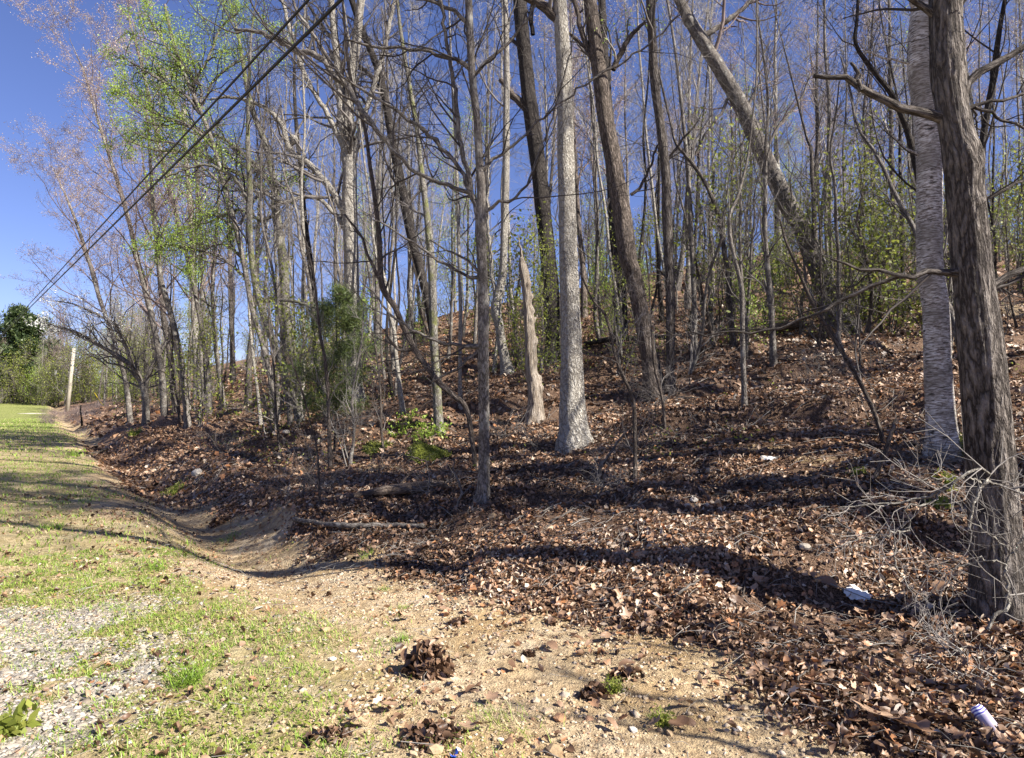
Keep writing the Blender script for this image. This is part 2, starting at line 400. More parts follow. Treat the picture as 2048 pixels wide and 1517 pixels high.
def gnormal(x, y):
    e = .08; hx = (gz(x + e, y) - gz(x - e, y)) / (2 * e); hy = (gz(x, y + e) - gz(x, y - e)) / (2 * e)
    return norm(np.stack([-hx, -hy, np.ones_like(hx)], -1))
def sector(rng, n, r0, r1, a0=-44, a1=46):
    r = np.sqrt(rng.uniform(r0 * r0, r1 * r1, n)); a = np.radians(rng.uniform(a0, a1, n)); return r * np.sin(a), r * np.cos(a)

# ------------------------------------------------------------------ leaf litter
LV = np.array([[0, 0], [.5, 0], [1, 0], [.3, .28], [.68, .3], [.3, -.28], [.68, -.3]])
LT = np.array([[0, 1, 3], [3, 1, 4], [4, 1, 2], [0, 5, 1], [5, 6, 1], [6, 2, 1]])
def litter(rng, x, y, size, hmax, tilt, acc, full=True, lo=0, hi=1):
    N = len(x); z = gz(x, y) + rng.uniform(.0, hmax, N) * rng.uniform(0, 1, N)
    up = norm(gnormal(x, y) + rng.normal(0, tilt, (N, 3)) * np.array([1, 1, .3]))
    a = norm(np.cross(up, rng.normal(0, 1, (N, 3)))); b = np.cross(up, a)
    s = size * np.clip(np.exp(rng.normal(0, .42, N)), .4, 1.9)
    if full:
        uv = LV[None] * np.ones((N, 1, 1)); uv = uv + rng.uniform(-.07, .07, (N, 7, 2)); uv[..., 0] -= .5
        asp = rng.uniform(.5, 1.25, N)[:, None]; cu = rng.uniform(-.8, 2.2, N)[:, None]; be = rng.normal(0, .8, N)[:, None]
        w = np.abs(uv[..., 1]) * cu * .9 + be * uv[..., 0] ** 2 + rng.normal(0, .05, (N, 7))
        uu, vv, tri = uv[..., 0], uv[..., 1] * asp, LT; k = 7
    else:
        uv = np.array([[-.5, 0], [0, .3], [.5, 0], [0, -.3]])[None] + rng.uniform(-.1, .1, (N, 4, 2))
        w = np.array([0, 1, 0, 1])[None] * rng.uniform(-.1, .3, N)[:, None] + rng.normal(0, .06, (N, 4)); uu, vv = uv[..., 0], uv[..., 1]; tri = np.array([[0, 1, 2], [0, 2, 3]]); k = 4
    c = np.stack([x, y, z + .012], -1)
    V = c[:, None] + s[:, None, None] * (uu[..., None] * a[:, None] + vv[..., None] * b[:, None] + w[..., None] * up[:, None])
    T = (np.arange(N)[:, None, None] * k + tri[None]).reshape(-1, 3)
    t = np.clip(rng.beta(1.5, 1.7, N) * (hi - lo) + lo + (n2(x, y, .7, 3, 45) - .5) * .9, 0, 1)
    acc.add(V.reshape(-1, 3), T=T, a=np.repeat(t, k))
def build_litter():
    rng = np.random.default_rng(11); acc = Acc()
    for n, r0, r1, size, hm, full in ((95000, 2.6, 7, .036, .05, True), (62000, 7, 10, .042, .06, True), (80000, 10, 14, .055, .06, False), (165000, 14, 32, .085, .07, False), (48000, 32, 80, .22, .1, False)):
        x, y = sector(rng, n, r0, r1); lf = zones(x, y)[0]
        dens = .12 + .88 * sm(n2(x, y, 1.3, 3, 77) * 3.4 - 1.1)
        dens = np.maximum(dens, .75 * sm((r0 - 3) / 8)); k = rng.uniform(0, 1, n) < lf * dens; x, y = x[k], y[k]
        litter(rng, x, y, size, hm, .62, acc, full)
    # stray leaves on the dirt and the verge, gathered in small drifts
    x, y = sector(rng, 30000, 2.6, 16); lf = zones(x, y)[0]; D_, s_ = road(x, y); dd = np.exp(-((D_ + .7) / .7) ** 2) * sm((s_ - 3) / 3); k = (lf < .5) & (rng.uniform(0, 1, len(x)) < .1 + .7 * dd * sm((n2(x, y, 2.2, 3, 61) - .38) * 5) + 1.0 * sm((n2(x, y, 1.6, 3, 60) - .48) * 6)); litter(rng, x[k], y[k], .034, .012, .35, acc, True)
    o = obj('leaf_litter', acc.mesh('leaf_litter', L_DEAD, False, 'tint'))
    tag(o, 'thick layer of brown dead leaves covering the woodland slope', kind='stuff')
build_litter()

# ------------------------------------------------------------------ individual leaves and stones (parts of the ground)
def leaf_protos():
    rng = np.random.default_rng(5); out = []
    for i in range(9):
        n = 22; th = np.linspace(0, 2 * math.pi, n, endpoint=False)
        lob = .5 + (.13 * np.cos(th * (5 + i % 4)) if i % 3 else .03 * np.cos(th * 2)) + rng.uniform(-.03, .03, n)
        asp = (.62, .8, .5)[i % 3]
        x, y = np.cos(th) * lob, np.sin(th) * lob * asp
        z = .35 * (y / asp) ** 2 * rng.uniform(-.4, 1.6) + rng.uniform(-.5, .5) * x ** 2 + rng.normal(0, .02, n)
        xi, yi = x * .5, y * .5; zi = z * .2 + rng.normal(0, .012, n)
        V = np.vstack([np.stack([x, y, z], -1), np.stack([xi, yi, zi], -1), [[0, 0, .0]]])
        j = np.arange(n); j2 = (j + 1) % n
        q = np.stack([j, j2, n + j2, n + j], -1); t = np.stack([n + j, n + j2, np.full(n, 2 * n)], -1)
        tint = np.full(len(V), (.42, .6, .87, .3, .72, .95, .5, .8, .65)[i]); out.append(mesh('fallen_leaf', V, [q, t], L_DEAD, True, {'tint': tint}))
    return out
def place_on_ground(me, name, x, y, s, rng, tilt=.25, lift=.02, flat=1.0):
    o = bpy.data.objects.new(name, me); COL.objects.link(o); o.parent = ground
    o.location = (x, y, float(gz(x, y)) + lift); n = gnormal(np.array([x]), np.array([y]))[0] + rng.normal(0, tilt, 3) * np.array([1, 1, .2])
    q = Vector(n).to_track_quat('Z', 'Y'); o.rotation_mode = 'QUATERNION'
    from mathutils import Quaternion
    o.rotation_quaternion = q @ Quaternion((0, 0, 1), rng.uniform(0, 6.28)); o.scale = (s, s * rng.uniform(.8, 1.2), s * flat)
    return o
def build_leaf_parts():
    rng = np.random.default_rng(8); LP = leaf_protos(); n = 0
    while n < 290:
        px, py = rng.uniform(700, 2040), rng.uniform(1060, 1512)
        P = hit(px, py); lf = float(zones(P[0], P[1])[0])
        if lf < .45 and rng.uniform() > .2: continue
        place_on_ground(LP[rng.integers(9)], 'fallen_leaf', P[0], P[1], rng.uniform(.055, .105), rng, .5, .045); n += 1
    for px, py, s, k in ((1760, 1455, .27, 2), (1395, 1225, .15, 2), (1830, 1480, .2, 4), (1655, 1180, .2, 0), (1880, 1190, .19, 0)):
        P = hit(px, py); place_on_ground(LP[k], 'fallen_leaf', P[0], P[1], s * .8, rng, .1, .06)
build_leaf_parts()

def rock(rng, flat=.6, mat=ST_DIRT, t=None, sub=1, rough=.22):
    import bmesh
    bm = bmesh.new(); bmesh.ops.create_icosphere(bm, subdivisions=sub, radius=.5)
    for v in bm.verts:
        k = 1 + rng.uniform(-rough, rough); v.co.x *= k; v.co.y *= k; v.co.z *= k * flat
    me = bpy.data.meshes.new('stone'); bm.to_mesh(me); bm.free(); me.materials.append(mat)
    at = me.attributes.new('tint', 'FLOAT', 'POINT'); at.data.foreach_set('value', np.full(len(me.vertices), rng.uniform() if t is None else t, np.float32))
    return me
def build_stones():
    rng = np.random.default_rng(21); RP = [rock(rng, rng.uniform(.45, .7), ST_DIRT, t) for t in np.linspace(0, 1, 14)]
    GP = [rock(rng, rng.uniform(.25, .45), ST_GREY, t) for t in np.linspace(0, 1, 8)]
    n = 0
    while n < 215:
        px, py = rng.uniform(560, 1640), rng.uniform(1100, 1512); P = hit(px, py); lf, gv, gs, _ = zones(P[0], P[1])
        if lf > .6 or gv > .5: continue
        s = .018 + .03 * rng.beta(1.2, 4) * 2
        place_on_ground(RP[rng.integers(14)], 'stone', P[0], P[1], s, rng, .2, s * .12); n += 1
    n = 0
    while n < 75:
        px, py = rng.uniform(0, 420), rng.uniform(1150, 1512); P = hit(px, py); gv = float(zones(P[0], P[1])[1])
        if gv < .5: continue
        s = rng.uniform(.03, .055); place_on_ground(GP[rng.integers(8)], 'stone', P[0], P[1], s, rng, .25, s * .1); n += 1
    for px, py, s, t in ((650, 1262, .075, 0), (1215, 1260, .045, .9), (1190, 1262, .06, .3), (1107, 1505, .09, 0), (870, 1503, .09, .1), (755, 1340, .06, 0), (980, 1345, .05, .95), (985, 1308, .055, .95), (1065, 1180, .05, .95), (985, 1035, .12, 0), (1095, 1425, .07, .4), (1120, 1440, .07, .9)):
        P = hit(px, py); place_on_ground(rock(rng, .6, ST_DIRT, t), 'stone', P[0], P[1], s, rng, .15, s * .1)
    # fine pebbles and the gravel of the drive
    def scatter(name, label, mat, n, r0, r1, zone, size, flat):
        x, y = sector(rng, n, r0, r1); lf, gv, gs, _ = zones(x, y)
        w = zone(lf, gv, gs, x, y); k = rng.uniform(0, 1, n) < w; x, y = x[k], y[k]; N = len(x)
        base = np.array([[1, 0, 0], [0, 1, 0], [-1, 0, 0], [0, -1, 0], [.1, .1, 1], [.6, .6, .5], [-.6, .5, .55], [-.5, -.6, .5], [.6, -.5, .6]]) * .5
        T = np.array([[0, 5, 8], [0, 1, 5], [1, 6, 5], [1, 2, 6], [2, 7, 6], [2, 3, 7], [3, 8, 7], [3, 0, 8], [4, 5, 6], [4, 6, 7], [4, 7, 8], [4, 8, 5]])
        V = base[None] * (1 + rng.uniform(-.3, .3, (N, 9, 3))); s = size * np.exp(rng.normal(0, .45, N)); V = V * s[:, None, None] * np.array([1, 1, flat])
        V[:, :, 2] += (V[:, :, 0] * rng.normal(0, .25, N)[:, None])
        a = rng.uniform(0, 6.28, N); c_, s_ = np.cos(a)[:, None], np.sin(a)[:, None]
        X = V[..., 0] * c_ - V[..., 1] * s_ + x[:, None]; Yy = V[..., 0] * s_ + V[..., 1] * c_ + y[:, None]
        Z = V[..., 2] + gz(x, y)[:, None] - .1 * s[:, None] + .004
        me = mesh(name, np.stack([X, Yy, Z], -1).reshape(-1, 3), [(np.arange(N)[:, None, None] * 9 + T[None]).reshape(-1, 3)], mat, False, {'tint': np.repeat(rng.uniform(0, 1, N), 9)})
        tag(obj(name, me), label, kind='stuff')
    scatter('gravel', 'pale grey crushed gravel of the driveway edge among grass', ST_GREY, 95000, 2.7, 7.5, lambda l, g, s, x, y: np.where(g > .15, .3 + .6 * g, .02 * (x < -.4)), .022, .35)
    scatter('pebbles', 'small tan pebbles strewn over the bare dirt bank', ST_DIRT, 42000, 2.8, 9, lambda l, g, s, x, y: np.where(l < .6, .16 + .75 * sm((n2(x, y, 1.4, 3, 88) - .42) * 6), 0.02) * (1 - .6 * s), .016, .6)
build_stones()

# ------------------------------------------------------------------ grass
def build_grass():
    rng = np.random.default_rng(31); acc = Acc()
    def blades(x, y, h, w, lean, tl, th):
        N = len(x); p = np.stack([x, y, gz(x, y)], -1); a = rng.uniform(0, 6.28, N); ln = lean * rng.uniform(.2, 1, N)
        d = np.stack([np.cos(a) * ln, np.sin(a) * ln, np.ones(N)], -1); d2 = np.stack([np.cos(a) * ln * 2.6, np.sin(a) * ln * 2.6, 1 - .35 * ln], -1)
        hh = h * np.exp(rng.normal(0, .35, N)); b = np.stack([-np.sin(a), np.cos(a), np.zeros(N)], -1) * (w * rng.uniform(.6, 1.4, N))[:, None]
        m = p + norm(d) * hh[:, None] * .5; t = m + norm(d2) * hh[:, None] * .5
        V = np.stack([p - b, p + b, m + b * .8, m - b * .8, t], 1).reshape(-1, 3); k = np.arange(N)[:, None] * 5
        acc.add(V, Q=k + np.array([0, 1, 2, 3]), T=k + np.array([3, 2, 4]), a=np.repeat(rng.uniform(tl, th, N), 5))
    def at(n, r0, r1, a0=-44, a1=20):
        x, y = sector(rng, n, r0, r1, a0, a1); lf, gv, gs, lu = zones(x, y); tuft = n2(x, y, 5, 2, 120)
        k = rng.uniform(0, 1, n) < gs * (1 - lf) * sm((tuft - .36) * 5); return x[k], y[k]
    x, y = at(200000, 2.7, 9); blades(x, y, .036, .0024, 1.5, 0, .75)
    x, y = at(70000, 9, 24); blades(x, y, .06, .006, 1.1, 0, .75)
    x, y = at(60000, 24, 75, -44, -8); blades(x, y, .09, .016, 1.1, .2, .75)
    x, y = sector(rng, 90000, 2.7, 13, -44, 22); lf, gv, gs, lu = zones(x, y); k = (lf < .5) & (rng.uniform(0, 1, len(x)) < .16 + .75 * sm((n2(x, y, 1.2, 3, 140) - .45) * 5) * (gs + .3)); x, y = x[k], y[k]
    blades(x, y, .045, .0019, 3.4, .68, 1)
    o = obj('grass', acc.mesh('grass', L_GRASS, False, 'tint')); tag(o, 'patchy short spring grass with straw growing over the verge and field', kind='stuff')
    # low clover-like weeds
    wc = Acc()
    x, y = sector(rng, 26000, 2.7, 9, -40, 8); lf, gv, gs, lu = zones(x, y)
    spots = [(270, 1290, .35), (430, 1440, .5), (520, 1470, .5), (350, 1260, .3), (560, 1480, .3), (150, 1040, .5), (60, 1010, .6), (330, 1180, .3)]
    w = gs * sm((n2(x, y, 1.7, 3, 150) - .5) * 6) * .45
    for px, py, r in spots:
        P = hit(px, py); w = np.maximum(w, .95 * np.exp(-((x - P[0]) ** 2 + (y - P[1]) ** 2) / (r * r * .5)))
    k = rng.uniform(0, 1, len(x)) < w; x, y = x[k], y[k]; N = len(x)
    C = np.stack([x, y, gz(x, y) + rng.uniform(.008, .035, N)], -1); a = rng.uniform(0, 6.28, N); up = norm(rng.normal(0, .35, (N, 3)) + [0, 0, 1]); d = norm(np.cross(up, np.stack([np.cos(a), np.sin(a), a * 0], -1))); b = np.cross(up, d); s = rng.uniform(.009, .02, N)[:, None]
    V = np.stack([C - d * s, C + b * s * .6, C + d * s, C - b * s * .6], 1).reshape(-1, 3); wc.add(V, Q=np.arange(N)[:, None] * 4 + np.array([0, 1, 2, 3]), a=np.repeat(rng.uniform(.2, .9, N), 4))
    tag(obj('ground_weeds', wc.mesh('ground_weeds', L_SHRUB, False, 'tint')), 'low bright green weeds spreading between gravel and dirt', kind='stuff')
build_grass()
def build_twigs():
    rng = np.random.default_rng(41); acc = Acc()
    for n, r0, r1, L, r in ((5200, 2.8, 9, .16, .0016), (3200, 9, 20, .35, .003), (420, 4, 16, .45, .003)):
        x, y = sector(rng, n, r0, r1); lf = zones(x, y)[0]; k = rng.uniform(0, 1, n) < (.12 if L < .3 else 0) + .8 * lf; x, y = x[k], y[k]; N = len(x); a = rng.uniform(0, 6.28, N); LL = L * rng.uniform(.4, 1.5, N)
        e = np.stack([np.cos(a) * LL, np.sin(a) * LL], -1); mid = e * .5 + rng.normal(0, .06, (N, 2)) * LL[:, None]
        P = np.stack([np.column_stack([x + o[:, 0], y + o[:, 1], gz(x + o[:, 0], y + o[:, 1]) + .02 + rng.uniform(0, .05, N) * lf_]) for o, lf_ in ((e * 0, .8), (mid, 1.0), (e, .8))], 1)
        acc.tubes(P, np.repeat((r * rng.uniform(.6, 1.6, N))[:, None], 3, 1) * [1.2, 1, .6], 3)
    tag(obj('twig_litter', acc.mesh('twig_litter', T_HAZE)), 'fine fallen twigs lying all over the leaf litter', kind='stuff')
build_twigs()

# ------------------------------------------------------------------ trees traced where they stand
def w2r(w, Y): return w / 2 * Y / F
def world_line(pts, Y0, slope=0.0, dz_per=0.0):
    """pts: (px, py, w[, dY]) -> (k,4) points with radius; slope: how far the line drifts in depth per metre of height"""
    out = []
    for p in pts:
        Y = Y0 + (p[3] if len(p) > 3 else 0); P = ray(p[0], p[1], Y); out.append([*P, w2r(p[2], Y)])
    return np.array(out)
def lod_step(Y): return max(.03, Y * .0035)
SEED = [100]
def limb(root, pts, Y0, bmat, tmat, lv, rng, acc, leafacc=None, minr=.003, leafn=1, leafsize=.05, name='branch', klen=.45):
    """a traced limb: its own mesh + side twigs collected in acc"""
    PR = world_line(pts, Y0); L = np.linalg.norm(np.diff(PR[:, :3], axis=0), axis=1).sum(); n = max(8, int(L / .1)); C = catmull(PR, n); C[:, 3] = np.maximum(C[:, 3], .004)
    C[2:-1, :3] += rng.normal(0, .012, (n - 3, 3))
    V, q, bc = tubes(C[None, :, :3], C[None, :, 3], 8, True)
    if root is not None: obj(name, mesh(name, V - 0, [q], bmat, True, None, {'bark': bc}), root)
    if lv:
        per = max(3, int(L * lv[0])); p, d, LL, R = kids(rng, C[None, :, :3], C[None, :, 3], per, .12, 1, (.5, 1.15), np.array([L * klen if L < 4 else 1.6 + L * .08]), 1, .5)
        tips = crown(rng, p, d, LL, R, lv[1], acc, minr, up=.05)
        if leafacc is not None and leafn: leaves(rng, tips, leafsize, .08, leafacc, leafn)
    return C
def local(root, V): return V
def hero(name, label, cat, pts, mat, tmat, H=16, fork=.5, levels=None, limbs=(), sides=22, amp=.06, minr=.0026, group=None, leafmat=None, leafn=0, leafsize=.05, per=12, L1=3.5, knots=(), lobes=.15, up_lean=.5, l1ang=(.45, .95), flare=.35, freq=9, hitY=True, Y=None, stopfrac=1.0, top=True, clen=1.0, tall=True):
    SEED[0] += 1; rng = np.random.default_rng(SEED[0])
    base = hit(pts[0][0], pts[0][1]); Y0 = base[1] if Y is None else Y
    FINE[0] = 1 if Y0 > 15 else 2; PR = world_line(pts, Y0)
    if Y is not None: PR[0, 2] = min(PR[0, 2], float(height(PR[0, 0], PR[0, 1])))
    if top:      # carry the trunk on above the frame
        d = norm(PR[-1, :3] - PR[-2, :3]); hz = PR[-1, 2] - PR[0, 2]; rem = H - hz; r1 = PR[-1, 3]; k = max(3, int(rem / 1.6))
        P = PR[-1, :3].copy(); ext = []
        for i in range(k):
            d = norm(d * (1 - .12 * up_lean) + np.array([0, 0, .12 * up_lean]) + rng.normal(0, .05, 3)); P = P + d * rem / k; ext.append([*P, max(.012, r1 * (1 - .9 * (i + 1) / k))])
        PR = np.vstack([PR, ext])
    # root it below the soil
    bd = norm(PR[0, :3] - PR[1, :3]); foot = np.array([*(PR[0, :3] + bd * .28), PR[0, 3] * 1.12]); PR = np.vstack([foot, PR])
    root = empty(name, PR[1, :3], label, cat, group)
    off = PR[1, :3].copy()
    PL = PR.copy(); PL[:, :3] -= off
    obj('trunk', trunk_mesh('trunk', PL, mat, sides, lod_step(Y0), amp, freq, SEED[0] * .37, lobes, flare, knots), root)
    acc, lacc = Acc(), Acc()
    C = catmull(PR, 60)
    if levels:
        L = np.linalg.norm(np.diff(C[:, :3], axis=0), axis=1).sum()
        p, d, LL, R = kids(rng, C[None, :, :3], C[None, :, 3], per, fork, 1.0, l1ang, np.array([L1]), 1.0, .34)
        d = norm(d + np.array([0, 0, .25]))
        tips = crown(rng, p, d, LL * clen, R, levels, acc, minr)
        if leafn: leaves(rng, tips, leafsize, .1, lacc, leafn)
    for lb in limbs:
        q = dict(lb); pt = q.pop('pts'); lf = q.pop('leaf', 0); ls = q.pop('leafsize', .06)
        before = len(bpy.data.objects)
        PRl = world_line(pt, Y0); o_n = q.pop('name', 'branch'); lv = q.pop('lv', None); bm = q.pop('mat', mat)
        Lw = np.linalg.norm(np.diff(PRl[:, :3], axis=0), axis=1).sum(); n = max(8, int(Lw / .1)); Cc = catmull(PRl, n); Cc[:, 3] = np.maximum(Cc[:, 3], .004)
        if n > 5: Cc[2:-1, :3] += rng.normal(0, .012, (n - 3, 3))
        V, qd, bc = tubes((Cc[None, :, :3] - off), Cc[None, :, 3], 8, True)
        tri = np.array([[(n - 1) * 8, (n - 1) * 8 + k, (n - 1) * 8 + k + 1] for k in range(1, 7)])
        obj(o_n, mesh(o_n, V, [qd, tri], bm, True, None, {'bark': bc}), root)
        if lv:
            pr = max(3, int(Lw * lv[0])); p, d, LL, R = kids(rng, Cc[None, :, :3], Cc[None, :, 3], pr, .1, 1, (.5, 1.15), np.array([lv[2] if len(lv) > 2 else min(2.2, .5 + Lw * .25)]), 1, .5)
            tips = crown(rng, p, d, LL, R, lv[1], acc, minr, up=.05)
            if lf: leaves(rng, tips, ls, .07, lacc, lf)
    for a, nm, mt, sm_, at in ((acc, 'crown', tmat, True, None), (lacc, 'leaves', leafmat, False, 'tint')):
        if a.n:
            a.V = [v - off for v in a.V]; obj(nm, a.mesh(nm, mt, sm_, at), root)
    return root, C

LV3 = [(6, .45, .95, .55), (5, .5, 1.0, .5), (3, .5, 1.0, .55)]
LV2 = [(6, .45, .95, .5), (5, .5, 1.0, .5)]
LV1 = [(6, .5, 1.0, .5)]
TW = [(6, .5, 1.1, .55), (5, .5, 1.1, .5)]      # side twigs of a traced limb
TWs = [(6, .5, 1.1, .5)]

hero('furrowed_tree', 'broad dark grey tree with deeply furrowed bark, standing in front of the peeling birch', 'tree',
     [(2000, 1228, 112), (1996, 1120, 97), (1988, 1000, 88), (1973, 823, 84), (1960, 686, 79), (1943, 520, 69), (1927, 343, 68), (1906, 223, 58), (1896, 137, 64), (1890, 0, 60)],
     B_FURROW, T_DARK, H=14, fork=.4, levels=LV3, per=16, L1=3.4, sides=72, amp=.065, freq=15, knots=((3.45, 3.3, .09, .05), (3.1, 3.0, .06, .03)), lobes=.2, flare=.25, limbs=(
        dict(pts=[(1892, 240, 24), (1850, 226, 19), (1800, 215, 17), (1740, 185, 15), (1700, 156, 13), (1665, 153, 10), (1628, 152, 9)]),
        dict(pts=[(1722, 182, 12), (1712, 155, 9), (1702, 126, 6)]), dict(pts=[(1716, 172, 7), (1722, 150, 4), (1720, 136, 3)]),
        dict(pts=[(1925, 200, 20), (1940, 160, 17), (1985, 132, 15), (2050, 98, 12), (2120, 60, 9)], lv=(3, TWs)),
        dict(pts=[(1925, 222, 9), (1970, 205, 7), (2050, 186, 6), (2120, 170, 4)], lv=(4, TWs)),
        dict(pts=[(1965, 592, 20), (1985, 570, 18), (2010, 555, 15), (2055, 533, 12), (2120, 510, 9)], lv=(3, TWs)),
        dict(pts=[(1925, 548, 20), (1880, 545, 13), (1830, 549, 10), (1790, 552, 9), (1740, 540, 7), (1705, 530, 6), (1660, 518, 4)], lv=(3, TWs)),
        dict(pts=[(1810, 549, 9), (1740, 575, 8, .1), (1690, 600, 7.5, .15), (1640, 625, 7, .2), (1560, 655, 5.5, .3), (1480, 667, 4.5, .4), (1380, 663, 3, .5)], lv=(3, TWs)),
        dict(pts=[(1950, 215, 8), (2000, 235, 6), (2060, 260, 5)], lv=(4, TWs)),
        dict(pts=[(1960, 402, 7), (2000, 385, 6), (2060, 350, 5)], lv=(4, TWs)),
        dict(pts=[(1880, 40, 14), (1800, -20, 12), (1720, -60, 10)], lv=(3, TWs)),
        dict(pts=[(1900, 30, 16), (1960, -30, 13), (2050, -70, 10)], lv=(3, TWs)),
     ))
hero('birch_tree', 'pale birch with peeling horizontally marked bark and a dark burl, just behind the furrowed tree', 'tree',
     [(1888, 912, 78), (1884, 857, 56), (1877, 754, 50), (1871, 617, 48), (1859, 520, 47), (1859, 343, 47), (1853, 223, 49), (1841, 137, 50), (1842, 60, 47), (1848, 0, 44), (1852, -60, 40)],
     B_BIRCH, T_DARK, H=14, fork=.42, levels=LV3, per=14, L1=3.2, sides=36, amp=.02, knots=((4.45, 4.2, .1, .05), (4.9, 4.5, .05, .02), (2.6, 4.5, .04, .012)), lobes=.28, flare=.3, limbs=(
        dict(pts=[(1838, 40, 16), (1822, -20, 14), (1790, -80, 10)], lv=(3, TWs)),
        dict(pts=[(1836, 130, 5), (1790, 122, 4), (1730, 100, 3)], lv=(4, TWs)),
        dict(pts=[(1850, 318, 6), (1815, 300, 5), (1790, 270, 4), (1775, 255, 3)], lv=(4, TWs)),
     ))
hero('pale_oak', 'tall straight pale trunk with small dark knots, brightest in the wood', 'tree',
     [(1151, 888, 78), (1149, 866, 62), (1146, 823, 53), (1144, 754, 46), (1141, 651, 40), (1137, 520, 37), (1134, 400, 35), (1131, 308, 34), (1129, 171, 31), (1124, 80, 29), (1119, 0, 29), (1117, -80, 26)],
     B_PALE, T_GREY, H=20, fork=.5, levels=LV3, per=10, L1=3.6, sides=34, amp=.035, freq=14, lobes=.2, flare=.3,
     knots=((1.1, 4.9, .06, .03), (3.6, 4.6, .05, .02), (5.2, 4.9, .05, .02), (4.1, 4.3, .04, .018), (2.6, 4.2, .04, .018)), limbs=(
        dict(pts=[(1120, 45, 20), (1098, 22, 22), (1075, 5, 20), (1050, -6, 18), (1000, -40, 16)], mat=B_BROWN, lv=(2, TWs)),
     ))
hero('black_barked_tree', 'almost black trunk with a broken limb stub, between the dead snag and the pale trunk', 'tree',
     [(1106, 717, 44), (1107, 686, 34), (1101, 583, 34), (1097, 520, 31), (1087, 430, 32), (1078, 343, 32), (1068, 270, 31), (1060, 215, 32), (1055, 171, 29), (1046, 80, 28), (1039, 0, 27), (1034, -70, 25)],
     B_DARK, T_DARK, H=20, fork=.5, levels=LV3, per=10, L1=3.5, sides=24, amp=.05, limbs=(
        dict(pts=[(1056, 222, 17), (1040, 205, 16), (1024, 190, 15), (1012, 172, 12), (1000, 160, 10)], mat=B_BROWN),
        dict(pts=[(1066, 70, 9), (1062, 20, 8), (1085, -30, 7)], lv=(3, TWs)),
     ), leafmat=L_SHRUB)
hero('curved_brown_tree', 'brownish trunk bending left higher up, between the pale and slim ribbed trunks', 'tree',
     [(1312, 788, 56), (1306, 755, 42), (1300, 720, 36), (1290, 670, 33), (1280, 617, 32), (1266, 549, 33), (1256, 520, 35), (1247, 446, 36), (1236, 380, 35), (1224, 308, 34), (1210, 230, 32), (1202, 171, 31), (1190, 80, 29), (1179, 0, 27), (1172, -70, 25)],
     B_BROWN, T_GREY, H=19, fork=.5, levels=LV3, per=10, L1=3.5, sides=26, amp=.05, limbs=(
        dict(pts=[(1226, 140, 12), (1245, 100, 11), (1262, 70, 9), (1290, 45, 6)], lv=(4, TWs), leaf=2, leafsize=.06),
        dict(pts=[(1190, 130, 13), (1165, 70, 11), (1150, 10, 9), (1140, -40, 8)], lv=(3, TWs)),
        dict(pts=[(1262, 390, 7), (1280, 375, 6), (1300, 335, 5), (1315, 290, 4)], lv=(4, TWs)),
        dict(pts=[(1190, 110, 8), (1160, 85, 7), (1130, 60, 5)], lv=(4, TWs)),
     ), leafmat=L_GREEN)
hero('dark_straight_tree', 'straight black trunk seen behind the curved brown tree, further up the slope', 'tree',
     [(1240, 682, 38), (1242, 651, 28), (1238, 549, 28), (1232, 480, 26), (1226, 380, 24), (1220, 280, 22), (1214, 200, 20), (1208, 100, 17), (1204, 0, 15)],
     B_DARK, T_DARK, H=19, fork=.45, levels=LV3, per=9, L1=3.6, sides=16, amp=.05)
hero('slim_ribbed_tree', 'slim upright grey trunk with kinks, immediately right of the curved brown tree', 'tree',
     [(1341, 786, 26), (1340, 740, 18), (1341, 680, 18), (1341, 583, 19), (1338, 520, 19), (1334, 430, 20), (1331, 343, 19), (1322, 260, 18), (1310, 171, 18), (1305, 90, 17), (1300, 0, 17), (1297, -60, 16)],
     B_FURROW, T_GREY, H=17, fork=.4, levels=LV3, per=10, L1=2.8, sides=18, amp=.05, limbs=(
        dict(pts=[(1330, 330, 6), (1350, 300, 5), (1380, 262, 4), (1400, 235, 3)], lv=(4, TWs)),
        dict(pts=[(1340, 560, 5), (1322, 545, 4), (1306, 528, 3)], lv=(3, TWs)),
     ))
hero('leaning_tree', 'large grey tree leaning steeply left, its trunk crossing the open sky', 'tree',
     [(1676, 652, 64), (1668, 630, 46), (1663, 600, 42), (1648, 566, 38), (1614, 480, 36), (1600, 450, 34), (1576, 411, 35), (1526, 308, 32), (1479, 206, 30), (1440, 140, 27), (1396, 69, 25), (1368, 20, 21), (1350, -30, 18)],
     B_GREY, T_PINK, H=17, fork=.5, levels=LV3, per=12, L1=3.5, sides=26, amp=.05, lobes=.2, up_lean=.9, limbs=(
        dict(pts=[(1400, 78, 14), (1425, 62, 12), (1450, 45, 11), (1480, 22, 9), (1510, -5, 8), (1560, -40, 6)], lv=(3, LV2)),
        dict(pts=[(1490, 225, 7), (1510, 180, 5), (1520, 130, 4), (1540, 80, 3)], lv=(4, TW)),
        dict(pts=[(1530, 300, 7), (1560, 250, 6), (1600, 200, 5), (1620, 150, 3)], lv=(4, TW)),
        dict(pts=[(1460, 190, 7), (1440, 230, 6), (1410, 270, 5), (1390, 310, 4)], lv=(4, TW)),
     ))
